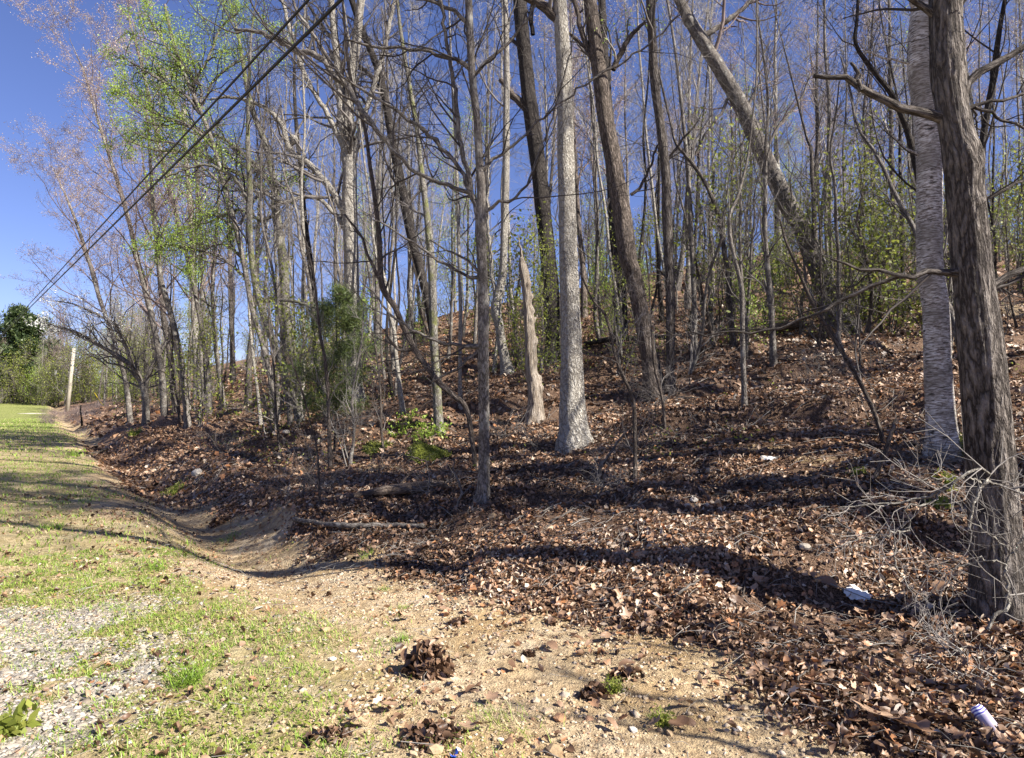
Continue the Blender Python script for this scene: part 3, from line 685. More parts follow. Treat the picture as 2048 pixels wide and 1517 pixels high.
hero('slender_forked_tree', 'slender grey tree at the foot of the bank with many thin low dark branches', 'tree',
     [(963, 1004, 38), (966, 985, 28), (968, 930, 23), (968, 823, 22), (967, 700, 22), (967, 620, 22), (965, 549, 20), (962, 480, 21), (962, 420, 19), (962, 377, 17), (958, 310, 16), (954, 240, 15), (948, 190, 15), (943, 137, 15), (940, 70, 15), (937, 0, 15), (934, -60, 14)],
     B_GREY, T_DARK, H=12, fork=.35, levels=LV3, per=12, L1=2.2, sides=22, amp=.04, lobes=.12, knots=((2.6, 4.7, .05, .02), (1.9, 1.5, .05, .02)), limbs=(
        dict(pts=[(959, 440, 15), (948, 400, 12), (930, 330, 10), (918, 250, 9), (905, 150, 8), (890, 60, 7), (880, -20, 6)], lv=(4, TW)),
        dict(pts=[(948, 400, 10), (925, 350, 8), (880, 290, 8), (820, 240, 7), (760, 200, 6), (700, 165, 5), (640, 120, 4)], lv=(4, TW)),
        dict(pts=[(945, 388, 9), (890, 370, 8), (842, 350, 8), (797, 312, 8), (745, 250, 10), (700, 185, 12, .2), (660, 142, 12, .3), (634, 113, 13, .4), (583, 99, 11, .5), (531, 69, 9, .6), (470, 60, 6, .7)], lv=(3, TW)),
        dict(pts=[(700, 185, 8, .2), (640, 90, 7, .2), (600, 30, 6, .3), (570, -40, 5, .3)], lv=(3, TW)),
        dict(pts=[(966, 340, 8), (990, 315, 7), (1020, 300, 6), (1052, 270, 5)], lv=(4, TWs)),
        dict(pts=[(968, 425, 8), (1000, 408, 7), (1030, 400, 6), (1055, 365, 5), (1075, 320, 4), (1100, 250, 3), (1130, 150, 3), (1150, 50, 2)], lv=(3, TWs)),
        dict(pts=[(1052, 270, 5), (1075, 245, 5), (1130, 200, 4), (1190, 155, 4), (1290, 95, 4), (1360, 30, 3)], lv=(2, TWs)),
        dict(pts=[(960, 556, 8), (930, 554, 6), (895, 530, 6), (850, 500, 5), (800, 470, 4), (745, 440, 3)], lv=(4, TW)),
        dict(pts=[(960, 548, 6), (935, 520, 5), (900, 505, 4), (860, 480, 3)], lv=(3, TWs)),
        dict(pts=[(960, 694, 12), (925, 692, 8), (890, 688, 7), (850, 670, 6), (800, 645, 5), (760, 600, 4), (720, 560, 3)], lv=(4, TW)),
        dict(pts=[(960, 700, 8), (930, 725, 6), (900, 745, 5), (860, 765, 4)], lv=(4, TWs)),
        dict(pts=[(943, 140, 12), (915, 120, 9), (880, 112, 8), (830, 100, 7), (760, 95, 6), (690, 80, 5)], lv=(4, TW)),
        dict(pts=[(940, 50, 10), (900, 20, 8), (860, 0, 8), (810, -10, 6)], lv=(4, TW)),
        dict(pts=[(950, 150, 9), (985, 110, 7), (1040, 60, 6), (1070, 10, 4)], lv=(4, TWs)),
     ))
hero('leaning_sapling', 'thin crooked dark sapling leaning left from the foot of the slender grey tree', 'tree',
     [(952, 842, 9), (935, 825, 11), (905, 790, 12), (880, 768, 12), (850, 730, 12), (830, 700, 12), (805, 650, 12), (790, 615, 12), (765, 575, 13), (760, 520, 12), (758, 470, 10), (750, 400, 9), (740, 330, 8), (728, 250, 7), (700, 150, 6), (690, 60, 5)],
     B_BROWN, T_DARK, Y=10.3, H=9, fork=.35, levels=LV2, per=14, L1=1.6, sides=12, amp=.05, lobes=.05, limbs=(
        dict(pts=[(768, 575, 8), (740, 520, 6), (720, 470, 5), (690, 430, 4)], lv=(4, TWs)),
        dict(pts=[(830, 700, 7), (800, 700, 6), (785, 690, 5), (770, 660, 4)], lv=(4, TWs)),
     ))
hero('dead_snag', 'broken dead trunk without bark, tan wood with knot holes and a jagged top', 'snag',
     [(1071, 837, 44), (1071, 810, 32), (1068, 770, 27), (1062, 740, 25), (1061, 686, 22), (1057, 640, 19), (1054, 600, 17), (1051, 560, 18), (1046, 535, 18), (1043, 515, 9)],
     B_SNAG, T_PALE, top=False, sides=34, amp=.13, lobes=.25, flare=.3, freq=12,
     knots=((2.55, 4.6, .06, .09), (2.35, 4.2, .06, .08), (1.9, 4.4, .06, .08), (1.1, 4.9, .07, .09), (.9, 4.3, .07, .09), (2.85, 4.9, .06, .09), (3.1, 4.1, .05, .07), (1.5, 5.3, .06, .08)), limbs=(
        dict(pts=[(1056, 640, 8), (1048, 628, 6), (1043, 618, 4)], name='stub'), dict(pts=[(1062, 645, 7), (1070, 640, 5), (1074, 630, 3)], name='stub'),
        dict(pts=[(1045, 520, 5), (1040, 490, 3), (1036, 470, 2)], name='splinter'),
     ))
hero('swept_grey_tree', 'light grey trunk with a sweeping bend near its base, left of the dead snag', 'tree',
     [(1016, 748, 32), (1010, 720, 22), (1003, 686, 19), (998, 650, 19), (992, 625, 22), (994, 600, 20), (1000, 575, 17), (1005, 549, 16), (1007, 520, 15), (1010, 430, 15), (1012, 343, 15), (1013, 206, 13), (1013, 100, 12), (1010, 0, 11)],
     B_PALE, T_GREY, H=17, fork=.45, levels=LV3, per=9, L1=3, sides=16, amp=.03, limbs=(dict(pts=[(995, 612, 9), (985, 560, 8), (980, 500, 7), (975, 420, 6), (978, 300, 5)], lv=(3, TWs)),))
hero('multi_stemmed_oak', 'stout pale oak dividing into several steep stems, its long limb reaching left', 'tree',
     [(709, 797, 46), (708, 770, 34), (706, 700, 32), (704, 600, 30), (703, 520, 29), (700, 440, 31), (699, 400, 30), (700, 340, 27), (697, 260, 22), (700, 180, 20), (712, 90, 18), (722, 0, 16)],
     B_PALE, T_GREY, H=20, fork=.45, levels=LV3, per=12, L1=4, sides=24, amp=.05, limbs=(
        dict(pts=[(700, 385, 22), (693, 320, 20), (684, 240, 17), (676, 150, 15), (668, 70, 13), (662, -20, 12)], lv=(2, TW)),
        dict(pts=[(696, 440, 14), (675, 400, 14), (655, 370, 14), (620, 330, 12), (590, 310, 12), (576, 292, 13), (566, 254, 10), (542, 226, 9), (507, 206, 8), (460, 195, 6), (420, 200, 4)], lv=(3, TW)),
        dict(pts=[(576, 290, 8), (590, 280, 16), (582, 272, 10)], name='knot'),
        dict(pts=[(698, 470, 10), (670, 430, 9), (640, 400, 8), (605, 395, 8), (565, 405, 7), (520, 385, 6), (470, 380, 5)], lv=(3, TW)),
        dict(pts=[(705, 330, 14), (720, 260, 12), (745, 180, 10), (770, 90, 9), (790, 0, 8)], lv=(3, TW)),
        dict(pts=[(690, 300, 12), (655, 230, 10), (610, 150, 9), (580, 60, 8), (560, -20, 7)], lv=(3, TW)),
     ))
hero('dark_leaning_tree', 'dark trunk leaning left, ridged bark, rising behind the slender forked tree', 'tree',
     [(873, 765, 24), (870, 700, 17), (858, 617, 17), (843, 549, 17), (824, 480, 17), (810, 410, 19), (797, 343, 19), (778, 240, 16), (765, 171, 14), (745, 110, 13), (720, 50, 12), (700, -10, 11)],
     B_DARK, T_DARK, H=15, fork=.4, levels=LV3, per=12, L1=3, sides=16, amp=.06, limbs=(dict(pts=[(770, 200, 9), (740, 150, 8), (700, 120, 7), (650, 60, 6), (610, 0, 5)], lv=(3, TW)),))
hero('mossy_slim_tree', 'slim upright trunk with lichen patches and bright green sprouts round its foot', 'tree',
     [(878, 862, 26), (877, 840, 19), (872, 750, 17), (868, 690, 16), (866, 620, 17), (864, 550, 16), (859, 480, 15), (850, 400, 12), (843, 343, 11), (835, 270, 9), (825, 206, 9), (812, 130, 8), (800, 50, 7)],
     B_MOSSY, T_GREY, H=12, fork=.4, levels=LV2, per=12, L1=2.2, sides=14, amp=.05)
hero('mottled_tree', 'mottled pale trunk with greenish patches, second stem left of the stout oak', 'tree',
     [(602, 797, 26), (596, 760, 20), (585, 700, 18), (575, 651, 17), (570, 580, 18), (566, 520, 18), (558, 470, 18), (552, 428, 17), (549, 377, 16), (543, 340, 14), (535, 302, 14), (520, 260, 12), (507, 226, 11), (495, 180, 9), (485, 120, 8)],
     B_MOSSY, T_GREY, H=16, fork=.4, levels=LV3, per=12, L1=3.2, sides=16, amp=.05, leafmat=L_GREEN, limbs=(
        dict(pts=[(550, 400, 10), (520, 375, 10), (490, 355, 9), (450, 335, 8), (400, 312, 7), (350, 303, 6), (310, 300, 5), (250, 280, 4)], lv=(3, TW), leaf=1, leafsize=.07),
        dict(pts=[(548, 375, 9), (510, 330, 8), (450, 280, 7), (400, 262, 6), (360, 230, 5), (330, 180, 4)], lv=(4, TW), leaf=2, leafsize=.055),
        dict(pts=[(553, 430, 8), (520, 440, 7), (480, 420, 6), (430, 440, 5), (400, 450, 4)], lv=(4, TW), leaf=2, leafsize=.07),
     ))
hero('lichen_leaning_tree', 'thin lichen-covered trunk leaning left with two dark forks above', 'tree',
     [(601, 846, 22), (590, 809, 15), (562, 730, 14), (535, 651, 14), (524, 617, 13), (514, 583, 13), (505, 530, 12), (500, 480, 12), (499, 420, 11), (500, 377, 11), (496, 308, 10), (496, 240, 8), (497, 192, 7), (500, 120, 6)],
     B_MOSSY, T_DARK, H=13, fork=.4, levels=LV3, per=12, L1=2.4, sides=14, amp=.04, leafmat=L_GREEN, limbs=(
        dict(pts=[(520, 600, 9), (560, 600, 7), (600, 605, 6), (640, 620, 4)], lv=(3, TWs)),
        dict(pts=[(500, 400, 8), (470, 360, 7), (440, 340, 6), (400, 330, 5), (330, 355, 4)], lv=(4, TW), leaf=1, leafsize=.06),
     ))
# the tree whose young leaves hang bright green over the verge
hero('leafing_tree', 'tree whose long limbs carry bright green young leaves over the verge', 'tree',
     [(556, 840, 13), (545, 780, 11), (528, 700, 10), (505, 620, 10), (490, 540, 10), (470, 450, 10), (450, 380, 9), (430, 300, 8), (400, 220, 8), (370, 150, 7), (345, 80, 6), (330, 10, 5)],
     B_GREY, T_DARK, H=12, fork=.3, levels=LV2, per=12, L1=2.2, sides=12, amp=.04, leafmat=L_GREEN, leafn=1, leafsize=.05, limbs=(
        dict(pts=[(430, 300, 7), (390, 260, 6), (340, 240, 5), (290, 215, 4), (250, 180, 3)], lv=(6, TW, 1.6), leaf=3, leafsize=.06),
        dict(pts=[(410, 240, 7), (370, 190, 6), (320, 160, 5), (270, 130, 4), (240, 110, 3)], lv=(6, TW, 1.6), leaf=3, leafsize=.06),
        dict(pts=[(400, 220, 6), (400, 170, 5), (360, 130, 5), (330, 90, 4), (300, 40, 3)], lv=(6, TW, 1.5), leaf=3, leafsize=.06),
        dict(pts=[(380, 180, 6), (420, 110, 5), (440, 60, 4), (480, 20, 3)], lv=(6, TW, 1.5), leaf=3, leafsize=.055),
        dict(pts=[(450, 370, 6), (400, 330, 5), (360, 290, 4), (300, 280, 4), (260, 260, 3)], lv=(6, TW, 1.5), leaf=3, leafsize=.06),
        dict(pts=[(480, 450, 6), (510, 400, 5), (545, 375, 4), (590, 350, 3)], lv=(5, TW, 1.2), leaf=1, leafsize=.07),
        dict(pts=[(470, 460, 6), (430, 430, 5), (400, 440, 4), (360, 460, 3)], lv=(5, TW, 1.3), leaf=2, leafsize=.055),
        dict(pts=[(495, 560, 6), (450, 520, 5), (400, 500, 5), (340, 490, 4), (290, 500, 3)], lv=(6, TW, 1.4), leaf=3, leafsize=.055),
        dict(pts=[(490, 520, 5), (450, 490, 4), (410, 500, 4), (370, 540, 3)], lv=(6, TW, 1.3), leaf=3, leafsize=.055),
        dict(pts=[(400, 220, 6), (430, 160, 5), (480, 120, 4), (530, 90, 3), (590, 70, 3)], lv=(5, TW, 1.3), leaf=2, leafsize=.055),
     ))
# trunks on the mound to the left and in the middle distance
MID = [
 ('pale_mound_tree', 'pale sunlit trunk on the leafy mound, thickest of those beside the grassy verge', B_PALE, [(395, 800, 20), (394, 770, 15), (393, 720, 14), (390, 640, 14), (387, 560, 13), (385, 480, 12), (380, 400, 11), (372, 310, 9), (366, 220, 8)], 17, T_PINK, 4.5),
 ('grey_mound_tree', 'grey trunk curving up from the near side of the mound by the verge', B_GREY, [(376, 853, 16), (370, 800, 11), (363, 727, 11), (354, 680, 11), (343, 634, 11), (332, 595, 11), (322, 559, 10), (315, 480, 9), (306, 400, 8), (300, 310, 6)], 13, T_PINK, 3.5),
 ('double_mound_tree', 'dark leaning trunk behind the grey curving one on the mound', B_FURROW, [(352, 818, 16), (346, 760, 12), (338, 692, 12), (328, 640, 11), (320, 560, 10), (312, 470, 9), (300, 400, 8)], 14, T_PINK, 4),
 ('slanting_dark_tree', 'slanting dark trunk at the far end of the mound', B_DARK, [(320, 796, 11), (313, 740, 9), (306, 680, 8), (300, 640, 8), (290, 560, 7)], 11, T_GREY, 3.2),
 ('upright_mound_tree', 'slim upright trunk at the back of the mound, right beside the pale one', B_GREY, [(410, 812, 10), (405, 760, 7), (402, 700, 7), (404, 600, 7), (402, 500, 6), (398, 400, 6)], 15, T_PINK, 3.5),
 ('bowed_tree', 'slim tree bowed slightly right on the leafy slope beyond the mound', B_GREY, [(446, 812, 12), (440, 760, 9), (432, 700, 9), (428, 640, 8), (425, 583, 8), (430, 500, 7), (436, 420, 6)], 13, T_GREY, 3),
 ('straight_slope_tree', 'straight dark-barked tree among the slim ones left of the lichen-covered lean', B_FURROW, [(466, 768, 13), (465, 700, 10), (463, 634, 10), (461, 550, 9), (458, 450, 8), (452, 350, 7)], 17, T_GREY, 3.6),
 ('thin_pale_stem', 'very thin pale stem in front of the lichen-covered leaning tree', B_PALE, [(522, 852, 8), (516, 790, 6), (507, 720, 6), (500, 650, 5), (496, 580, 4)], 8, T_GREY, 2),
 ('paired_stem', 'thin trunk standing close behind the very thin pale stem', B_GREY, [(545, 838, 9), (540, 760, 8), (532, 680, 7), (530, 600, 6), (534, 500, 5)], 11, T_GREY, 2.4),
 ('dark_shaded_tree', 'dark shaded trunk behind the mottled pale one', B_DARK, [(640, 790, 18), (636, 740, 16), (633, 700, 15), (628, 620, 14), (622, 540, 12), (610, 440, 10), (600, 330, 9)], 17, T_GREY, 3.6),
 ('thin_twisted_tree', 'thin twisted pale tree right of the stout oak', B_PALE, [(806, 832, 14), (800, 780, 10), (793, 720, 9), (788, 660, 8), (778, 620, 8), (770, 560, 7), (750, 500, 6), (742, 430, 5)], 12, T_GREY, 2.6),
 ('narrow_grey_tree', 'narrow pale stem between the lichen-patched slim tree and the slender forked one', B_PALE, [(921, 815, 11), (920, 760, 8), (920, 700, 8), (921, 620, 8), (918, 520, 7), (916, 420, 7), (912, 300, 6), (905, 180, 5)], 14, T_GREY, 2.8),
 ('slope_oak', 'fork-topped grey tree up the slope, right of the slim ribbed trunk', B_GREY, [(1392, 722, 15), (1390, 680, 11), (1388, 600, 10), (1383, 480, 10), (1378, 380, 9), (1372, 300, 8), (1362, 200, 7)], 15, T_GREY, 3),
 ('crooked_slope_tree', 'crooked tree arching left near its top, left of the big leaning trunk', B_FURROW, [(1467, 694, 15), (1462, 640, 11), (1457, 560, 11), (1451, 520, 10), (1440, 450, 9), (1430, 411, 9), (1412, 370, 8), (1393, 339, 8), (1370, 310, 7), (1351, 285, 6), (1340, 240, 5)], 11, T_GREY, 2.8),
 ('slim_near_tree', 'slim Y-forked young tree on the leafy slope, foot in a long shadow', B_GREY, [(1489, 814, 15), (1488, 780, 11), (1485, 686, 10), (1484, 620, 9), (1482, 573, 9), (1470, 520, 8), (1461, 480, 8), (1459, 432, 7), (1475, 394, 6), (1490, 340, 5), (1499, 290, 4)], 8, T_GREY, 2.2),
 ('stem_by_lean', 'thin stem crossing in front of the base of the big leaning trunk', B_FURROW, [(1650, 684, 12), (1645, 640, 10), (1638, 600, 9), (1632, 560, 9), (1626, 520, 9), (1628, 411, 8), (1624, 350, 8), (1622, 300, 7), (1612, 270, 5)], 11, T_GREY, 2.4),
 ('far_slim_dark', 'dark slim trunk halfway between the birch and the big leaning tree', B_DARK, [(1808, 640, 9), (1806, 560, 8), (1804, 480, 8), (1802, 400, 7), (1800, 330, 6)], 14, T_GREY, 3),
 ('grooved_right_tree', 'dark forked tree just visible behind the furrowed trunk, leaning right', B_DARK, [(1985, 700, 16), (1975, 600, 13), (1965, 480, 13), (1962, 400, 13), (1964, 308, 13), (1972, 240, 13), (1985, 170, 12), (1992, 110, 11), (1999, 60, 9), (2010, 0, 8)], 14, T_DARK, 3),
 ('behind_birch_tree', 'dark crooked tree rising behind the birch and bending far to the left', B_DARK, [(1872, 640, 14), (1868, 560, 14), (1862, 480, 14), (1850, 420, 14), (1836, 350, 13), (1820, 280, 12), (1790, 200, 11), (1745, 140, 9), (1712, 90, 8), (1714, 40, 7), (1716, -10, 6)], 12, T_DARK, 2.6),
]
for nm, lab, mt, pts, H, tm, L1 in MID:
    near = hit(pts[0][0], pts[0][1])[1]
    hero('slope_tree', lab, 'tree', pts, mt, tm, H=H, fork=.3, levels=LV3 if near > 13 else LV2, per=13 if near > 13 else 10, L1=L1, sides=14, amp=.05,
         Y=11.5 if nm == 'grooved_right_tree' else (12.5 if nm == 'behind_birch_tree' else None), leafmat=L_BUD, leafn=1 if tm is T_PINK else 0, leafsize=.06, minr=.004 if near > 20 else .0028)
for lab, pts, Y, H, n_ in (('tall airy tree with pinkish-tan buds, its crown spreading out over the field', [(330, 800, 15), (322, 740, 12), (305, 640, 11), (280, 540, 10), (262, 460, 9), (240, 380, 8), (215, 300, 7), (190, 220, 5), (170, 150, 4)], 31, 17.5, 16),
    ('second budding tree, leaning out left of the tall airy one', [(262, 812, 12), (250, 760, 9), (228, 680, 8), (200, 600, 8), (180, 530, 7), (158, 460, 6), (135, 400, 4)], 35, 13.5, 14),
    ('budding tree rising behind the leafing tree, crown against open sky', [(420, 800, 13), (410, 700, 10), (385, 560, 9), (350, 420, 9), (320, 300, 8), (295, 180, 7), (270, 80, 5)], 29, 18.5, 16)):
    hero('budding_tree', lab, 'tree', pts, B_GREY, T_PINK, Y=Y, H=H, fork=.25, l1ang=(.6, 1.2), levels=[(7, .4, .9, .55), (6, .45, 1.0, .5), (5, .5, 1.0, .5)], per=n_ + 6, L1=5.2, sides=12, amp=.05, leafmat=L_BUD, leafn=2, leafsize=.05, minr=.0045)
# saplings near the camera
for lab, pts, H in (
    ('bare sapling with a kinked stem at the foot of the bank, below the young pine', [(661, 940, 10), (658, 860, 8), (656, 789, 7), (650, 720, 7), (641, 672, 6), (633, 600, 5), (627, 549, 4), (610, 480, 3)], 4.2),
    ('thin crooked stem growing between the pale trunk and the curved brown one', [(1270, 962, 10), (1270, 900, 8), (1267, 806, 8), (1252, 765, 7), (1239, 737, 7), (1228, 700, 6), (1222, 669, 6), (1210, 630, 6), (1195, 612, 5), (1180, 590, 4), (1160, 545, 3)], 3.4),
    ('leaning dead-looking sapling, brown and thin, running diagonally across the right slope', [(1768, 886, 10), (1750, 830, 9), (1725, 775, 9), (1700, 730, 9), (1677, 692, 10), (1655, 655, 10), (1633, 624, 8), (1602, 555, 7), (1585, 515, 6), (1571, 480, 5), (1560, 440, 4)], 3.6),
    ('whip-thin sapling in front of the young pine', [(560, 905, 6), (552, 820, 5), (548, 740, 4), (540, 680, 3), (536, 600, 2)], 3.4),
    ('wiry sapling standing right of the mossy slim tree', [(766, 900, 6), (762, 840, 5), (760, 770, 4), (752, 700, 3)], 2.6),
    ('forked twiggy sapling in the dark hollow left of the slender grey tree', [(640, 1012, 6), (638, 960, 5), (634, 900, 4), (622, 850, 3)], 2.0),
    ('pencil-thin sapling alone on the leafy slope before the leaning trunk', [(1720, 735, 5), (1720, 690, 4), (1716, 640, 3), (1712, 600, 2)], 2.6),
    ('twiggy sapling beside the foot of the pale trunk', [(1330, 860, 7), (1325, 800, 6), (1310, 740, 5), (1305, 690, 4)], 3.0)):
    hero('sapling', lab, 'sapling', pts, B_BROWN, T_GREY, H=H, fork=.2, levels=LV2, per=12, L1=.9, sides=8, amp=.04, lobes=.05, minr=.002, top='diagonally' not in lab and 'crooked' not in lab)
open_dogwood = hero('dogwood_tree', 'small crooked dogwood leaning over the verge with white blossom on its outer twigs', 'tree',
     [(291, 848, 16), (292, 820, 14), (290, 790, 13), (282, 765, 11), (268, 738, 10), (240, 715, 9), (205, 695, 7), (171, 678, 5), (140, 662, 3)],
     B_GREY, T_GREY, top=False, fork=.3, levels=LV3, per=16, L1=3.2, sides=12, amp=.05, leafmat=L_BLOSSOM, limbs=(
        dict(pts=[(268, 738, 8), (250, 690, 7), (225, 650, 6), (195, 630, 5), (150, 610, 3), (110, 602, 2)], lv=(3, TW, 1.2), leaf=1, leafsize=.085),
        dict(pts=[(210, 698, 6), (170, 672, 5), (120, 655, 4), (80, 645, 2)], lv=(5, TWs, 1.0), leaf=3, leafsize=.11),
        dict(pts=[(290, 790, 8), (300, 740, 7), (330, 690, 5), (350, 650, 3)], lv=(4, TW)),
        dict(pts=[(282, 765, 6), (250, 735, 4), (215, 725, 3), (190, 700, 2)], lv=(4, TW)),
     ))

# the young pine
def pine(label, px, py, topy, wpx, rng, name='young_pine', dark=False, n=900, cut=.25, Y=None):
    b = hit(px, py); Y = b[1] if Y is None else Y; H = ray(px, topy, Y)[2] - b[2]; W_ = wpx / 2 * Y / F
    root = empty(name, b, label, 'pine tree' if name == 'young_pine' else 'evergreen tree')
    PR = np.array([[0, 0, -.2, .022 * H / 3], [.05, 0, H * .5, .014 * H / 3], [0, 0, H, .004]]); obj('trunk', trunk_mesh('trunk', PR, B_DARK, 10, .1, .04), root)
    acc, la = Acc(), Acc()
    C = catmull(PR, 40); N = int(26 * (1 if H < 6 else 3.2))
    p, d, L, R = kids(rng, C[None, :, :3], C[None, :, 3], N, cut, .98, (1.0, 1.45), np.array([W_ * 1.25]), 1, .5)
    u = np.clip((p[:, 2] / H - cut) / (1 - cut), 0, 1); L = W_ * (np.sin(np.clip(1 - u * .92, 0, 1) * 1.9).clip(.2, 1) if H < 6 else (1 - u * .95) ** .75) * rng.uniform(.55, 1.2, N)
    P, Rr = grow(rng, p, d, L, R, 6, .12, .02, .3); acc.tubes(P, np.maximum(Rr, .004), 4)
    p2, d2, L2, R2 = kids(rng, P, Rr, 9, .2, 1, (.5, 1.0), L, .45, .5); P2, R2 = grow(rng, p2, d2, L2, R2, 4, .2, .03); acc.tubes(P2, np.maximum(R2, .003), 3)
    # needle tufts
    pts = P2[:, 1:].reshape(-1, 3); pts = np.vstack([pts, P[:, 3:].reshape(-1, 3)]); per = max(2, int(n * 30 / len(pts)))
    C2 = np.repeat(pts, per, 0); M_ = len(C2); C2 = C2 + rng.normal(0, .1 * H / 4, (M_, 3)); dd = norm(rng.normal(0, 1, (M_, 3)) + [0, 0, .5]); s = .11 * (H / 3.2) ** .6 * rng.uniform(.6, 1.3, M_)[:, None]
    s = s * (1 if H < 6 else 1.7); bb = norm(np.cross(dd, rng.normal(0, 1, (M_, 3)))) * s * (.05 if H < 5 else .22)
    V = np.stack([C2 - bb, C2 + bb, C2 + dd * s], 1).reshape(-1, 3); la.add(V, T=np.arange(M_)[:, None] * 3 + np.array([0, 1, 2]), a=np.repeat(rng.uniform(0, 1, M_), 3))
    obj('branches', acc.mesh('branches', T_DARK), root); obj('needles', la.mesh('needles', L_DKGREEN if H < 6 else L_SPRUCE, False, 'tint'), root)
    return root
rng = np.random.default_rng(77)
pine('young pine with soft dark green needles at the foot of the bank', 668, 905, 580, 170, rng, n=620, cut=.22)

# ------------------------------------------------------------------ the wood behind: copied trees
FINE[0] = 1
def proto_tree(seed, H, r, mat, tmat, nb, L1, fork, leafmat=None, leafn=0, leafsize=.1, levels=LV3, minr=.0055, lean=.03):
    rng = np.random.default_rng(seed); k = 9; z = np.linspace(0, H, k)
    off = np.cumsum(rng.normal(0, lean * H / k, (k, 2)), 0); off[0] = 0
    rr = r * (1 - z / H) ** .8 + .015; rr[0] *= 1.35
    PR = np.column_stack([off, z, rr]); PR = np.vstack([[0, 0, -.8, rr[0] * 1.1], PR])
    parts = [('trunk', trunk_mesh('trunk', PR, mat, 10, .45, .05, 6, seed))]
    acc, la = Acc(), Acc(); C = catmull(PR, 50)
    p, d, L, R = kids(rng, C[None, :, :3], C[None, :, 3], nb, fork, 1, (.4, .9), np.array([L1]), 1, .38)
    tips = crown(rng, p, norm(d + [0, 0, .3]), L, R, levels, acc, minr, sides=(4, 3, 3, 3, 3))
    parts.append(('crown', acc.mesh('crown', tmat)))
    if leafn: leaves(rng, tips, leafsize, .15, la, leafn); parts.append(('leaves', la.mesh('leaves', leafmat, False, 'tint')))
    return parts
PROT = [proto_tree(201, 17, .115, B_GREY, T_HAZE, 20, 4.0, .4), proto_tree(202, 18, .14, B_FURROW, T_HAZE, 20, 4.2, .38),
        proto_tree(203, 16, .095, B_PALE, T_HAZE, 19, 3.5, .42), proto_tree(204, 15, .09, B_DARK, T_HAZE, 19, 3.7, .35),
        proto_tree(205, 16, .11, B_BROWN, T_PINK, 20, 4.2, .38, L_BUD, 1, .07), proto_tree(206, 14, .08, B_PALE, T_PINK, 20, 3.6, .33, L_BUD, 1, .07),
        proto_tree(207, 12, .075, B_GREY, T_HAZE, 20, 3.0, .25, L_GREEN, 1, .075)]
BIG = [proto_tree(251, 18, .24, B_FURROW, T_DARK, 18, 4.5, .22, L_GREEN, 2, .11), proto_tree(252, 17, .19, B_GREY, T_DARK, 18, 4.2, .25)]  # for the unseen trees at right; first has leaves added to dapple shade
SAP = [proto_tree(221, 5.5, .035, B_BROWN, T_GREY, 16, 1.6, .15, levels=LV2, minr=.004, lean=.12), proto_tree(222, 4.2, .028, B_GREY, T_PALE, 15, 1.3, .1, levels=LV2, minr=.004, lean=.14),
       proto_tree(223, 7.0, .045, B_GREY, T_GREY, 18, 1.9, .2, levels=LV2, minr=.005, lean=.1), proto_tree(224, 3.4, .022, B_BROWN, T_GREY, 14, 1.2, .1, levels=LV2, minr=.003, lean=.16)]
SHR = [proto_tree(231, 2.6, .02, B_BROWN, T_GREY, 18, 1.5, .02, L_SHRUB, 1, .08, levels=LV2, minr=.004, lean=.15), proto_tree(232, 3.6, .03, B_GREY, T_GREY, 20, 1.7, .1, L_SHRUB, 1, .08, levels=LV2, minr=.004, lean=.12),
       proto_tree(233, 1.8, .015, B_BROWN, T_GREY, 18, 1.2, .02, L_GREEN, 1, .07, levels=LV2, minr=.004, lean=.15)]
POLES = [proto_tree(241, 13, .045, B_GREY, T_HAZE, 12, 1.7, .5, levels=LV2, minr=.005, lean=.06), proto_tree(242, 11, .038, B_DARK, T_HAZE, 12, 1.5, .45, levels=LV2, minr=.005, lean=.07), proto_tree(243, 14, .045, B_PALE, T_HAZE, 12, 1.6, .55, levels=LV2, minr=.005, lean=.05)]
def put(parts, name, x, y, s, rz, label, cat, group, tilt=(0, 0)):
    r = empty(name, (x, y, float(gz(x, y))), label, cat, group); r.rotation_euler = (tilt[0], tilt[1], rz); r.scale = (s, s, s)
    for nm, me in parts: obj(nm, me, r)
    return r
HB = [hit(p[0], p[1])[:2] for p in ((2000, 1228), (1888, 912), (1151, 888), (1106, 717), (1312, 788), (1240, 682), (1341, 786), (1676, 652), (963, 1004), (1071, 837), (1016, 748), (709, 797), (878, 862), (602, 797))]
LMK = [(290, 'blossoming dogwood'), (393, 'pale mound tree'), (466, 'straight dark-barked slope tree'), (540, 'lichen-covered leaning tree'), (610, 'mottled pale tree'), (706, 'stout pale oak'), (800, 'dark left-leaning trunk'), (873, 'lichen-patched slim tree'), (962, 'slender forked tree'), (1008, 'swept grey tree'), (1062, 'dead snag'), (1142, 'tall pale trunk'), (1240, 'straight black trunk'), (1300, 'curved brown tree'), (1388, 'fork-topped slope tree'), (1486, 'Y-forked young tree'), (1650, 'big leaning trunk'), (1800, 'slim dark trunk'), (1872, 'birch'), (1975, 'furrowed tree')]
ORD = 'nearest second third fourth fifth sixth seventh eighth ninth tenth eleventh twelfth thirteenth fourteenth fifteenth'.split()
def single_out(items):
    d = {}
    for o, kind in items:
        x, y = o.location.x, o.location.y; px = 1024 + F * x / y; i = min(range(len(LMK)), key=lambda k: abs(LMK[k][0] - px)); d.setdefault((kind, i, px < LMK[i][0]), []).append(o)
    for (kind, i, left), os_ in d.items():
        os_.sort(key=lambda o: o.location.y)
        for k, o in enumerate(os_):
            o['label'] = f"{kind}, {ORD[k] if k < 15 else 'far'} of them {'left' if left else 'right'} of the {LMK[i][1]}" if len(os_) > 1 else f"{kind} standing just {'left' if left else 'right'} of the {LMK[i][1]}"
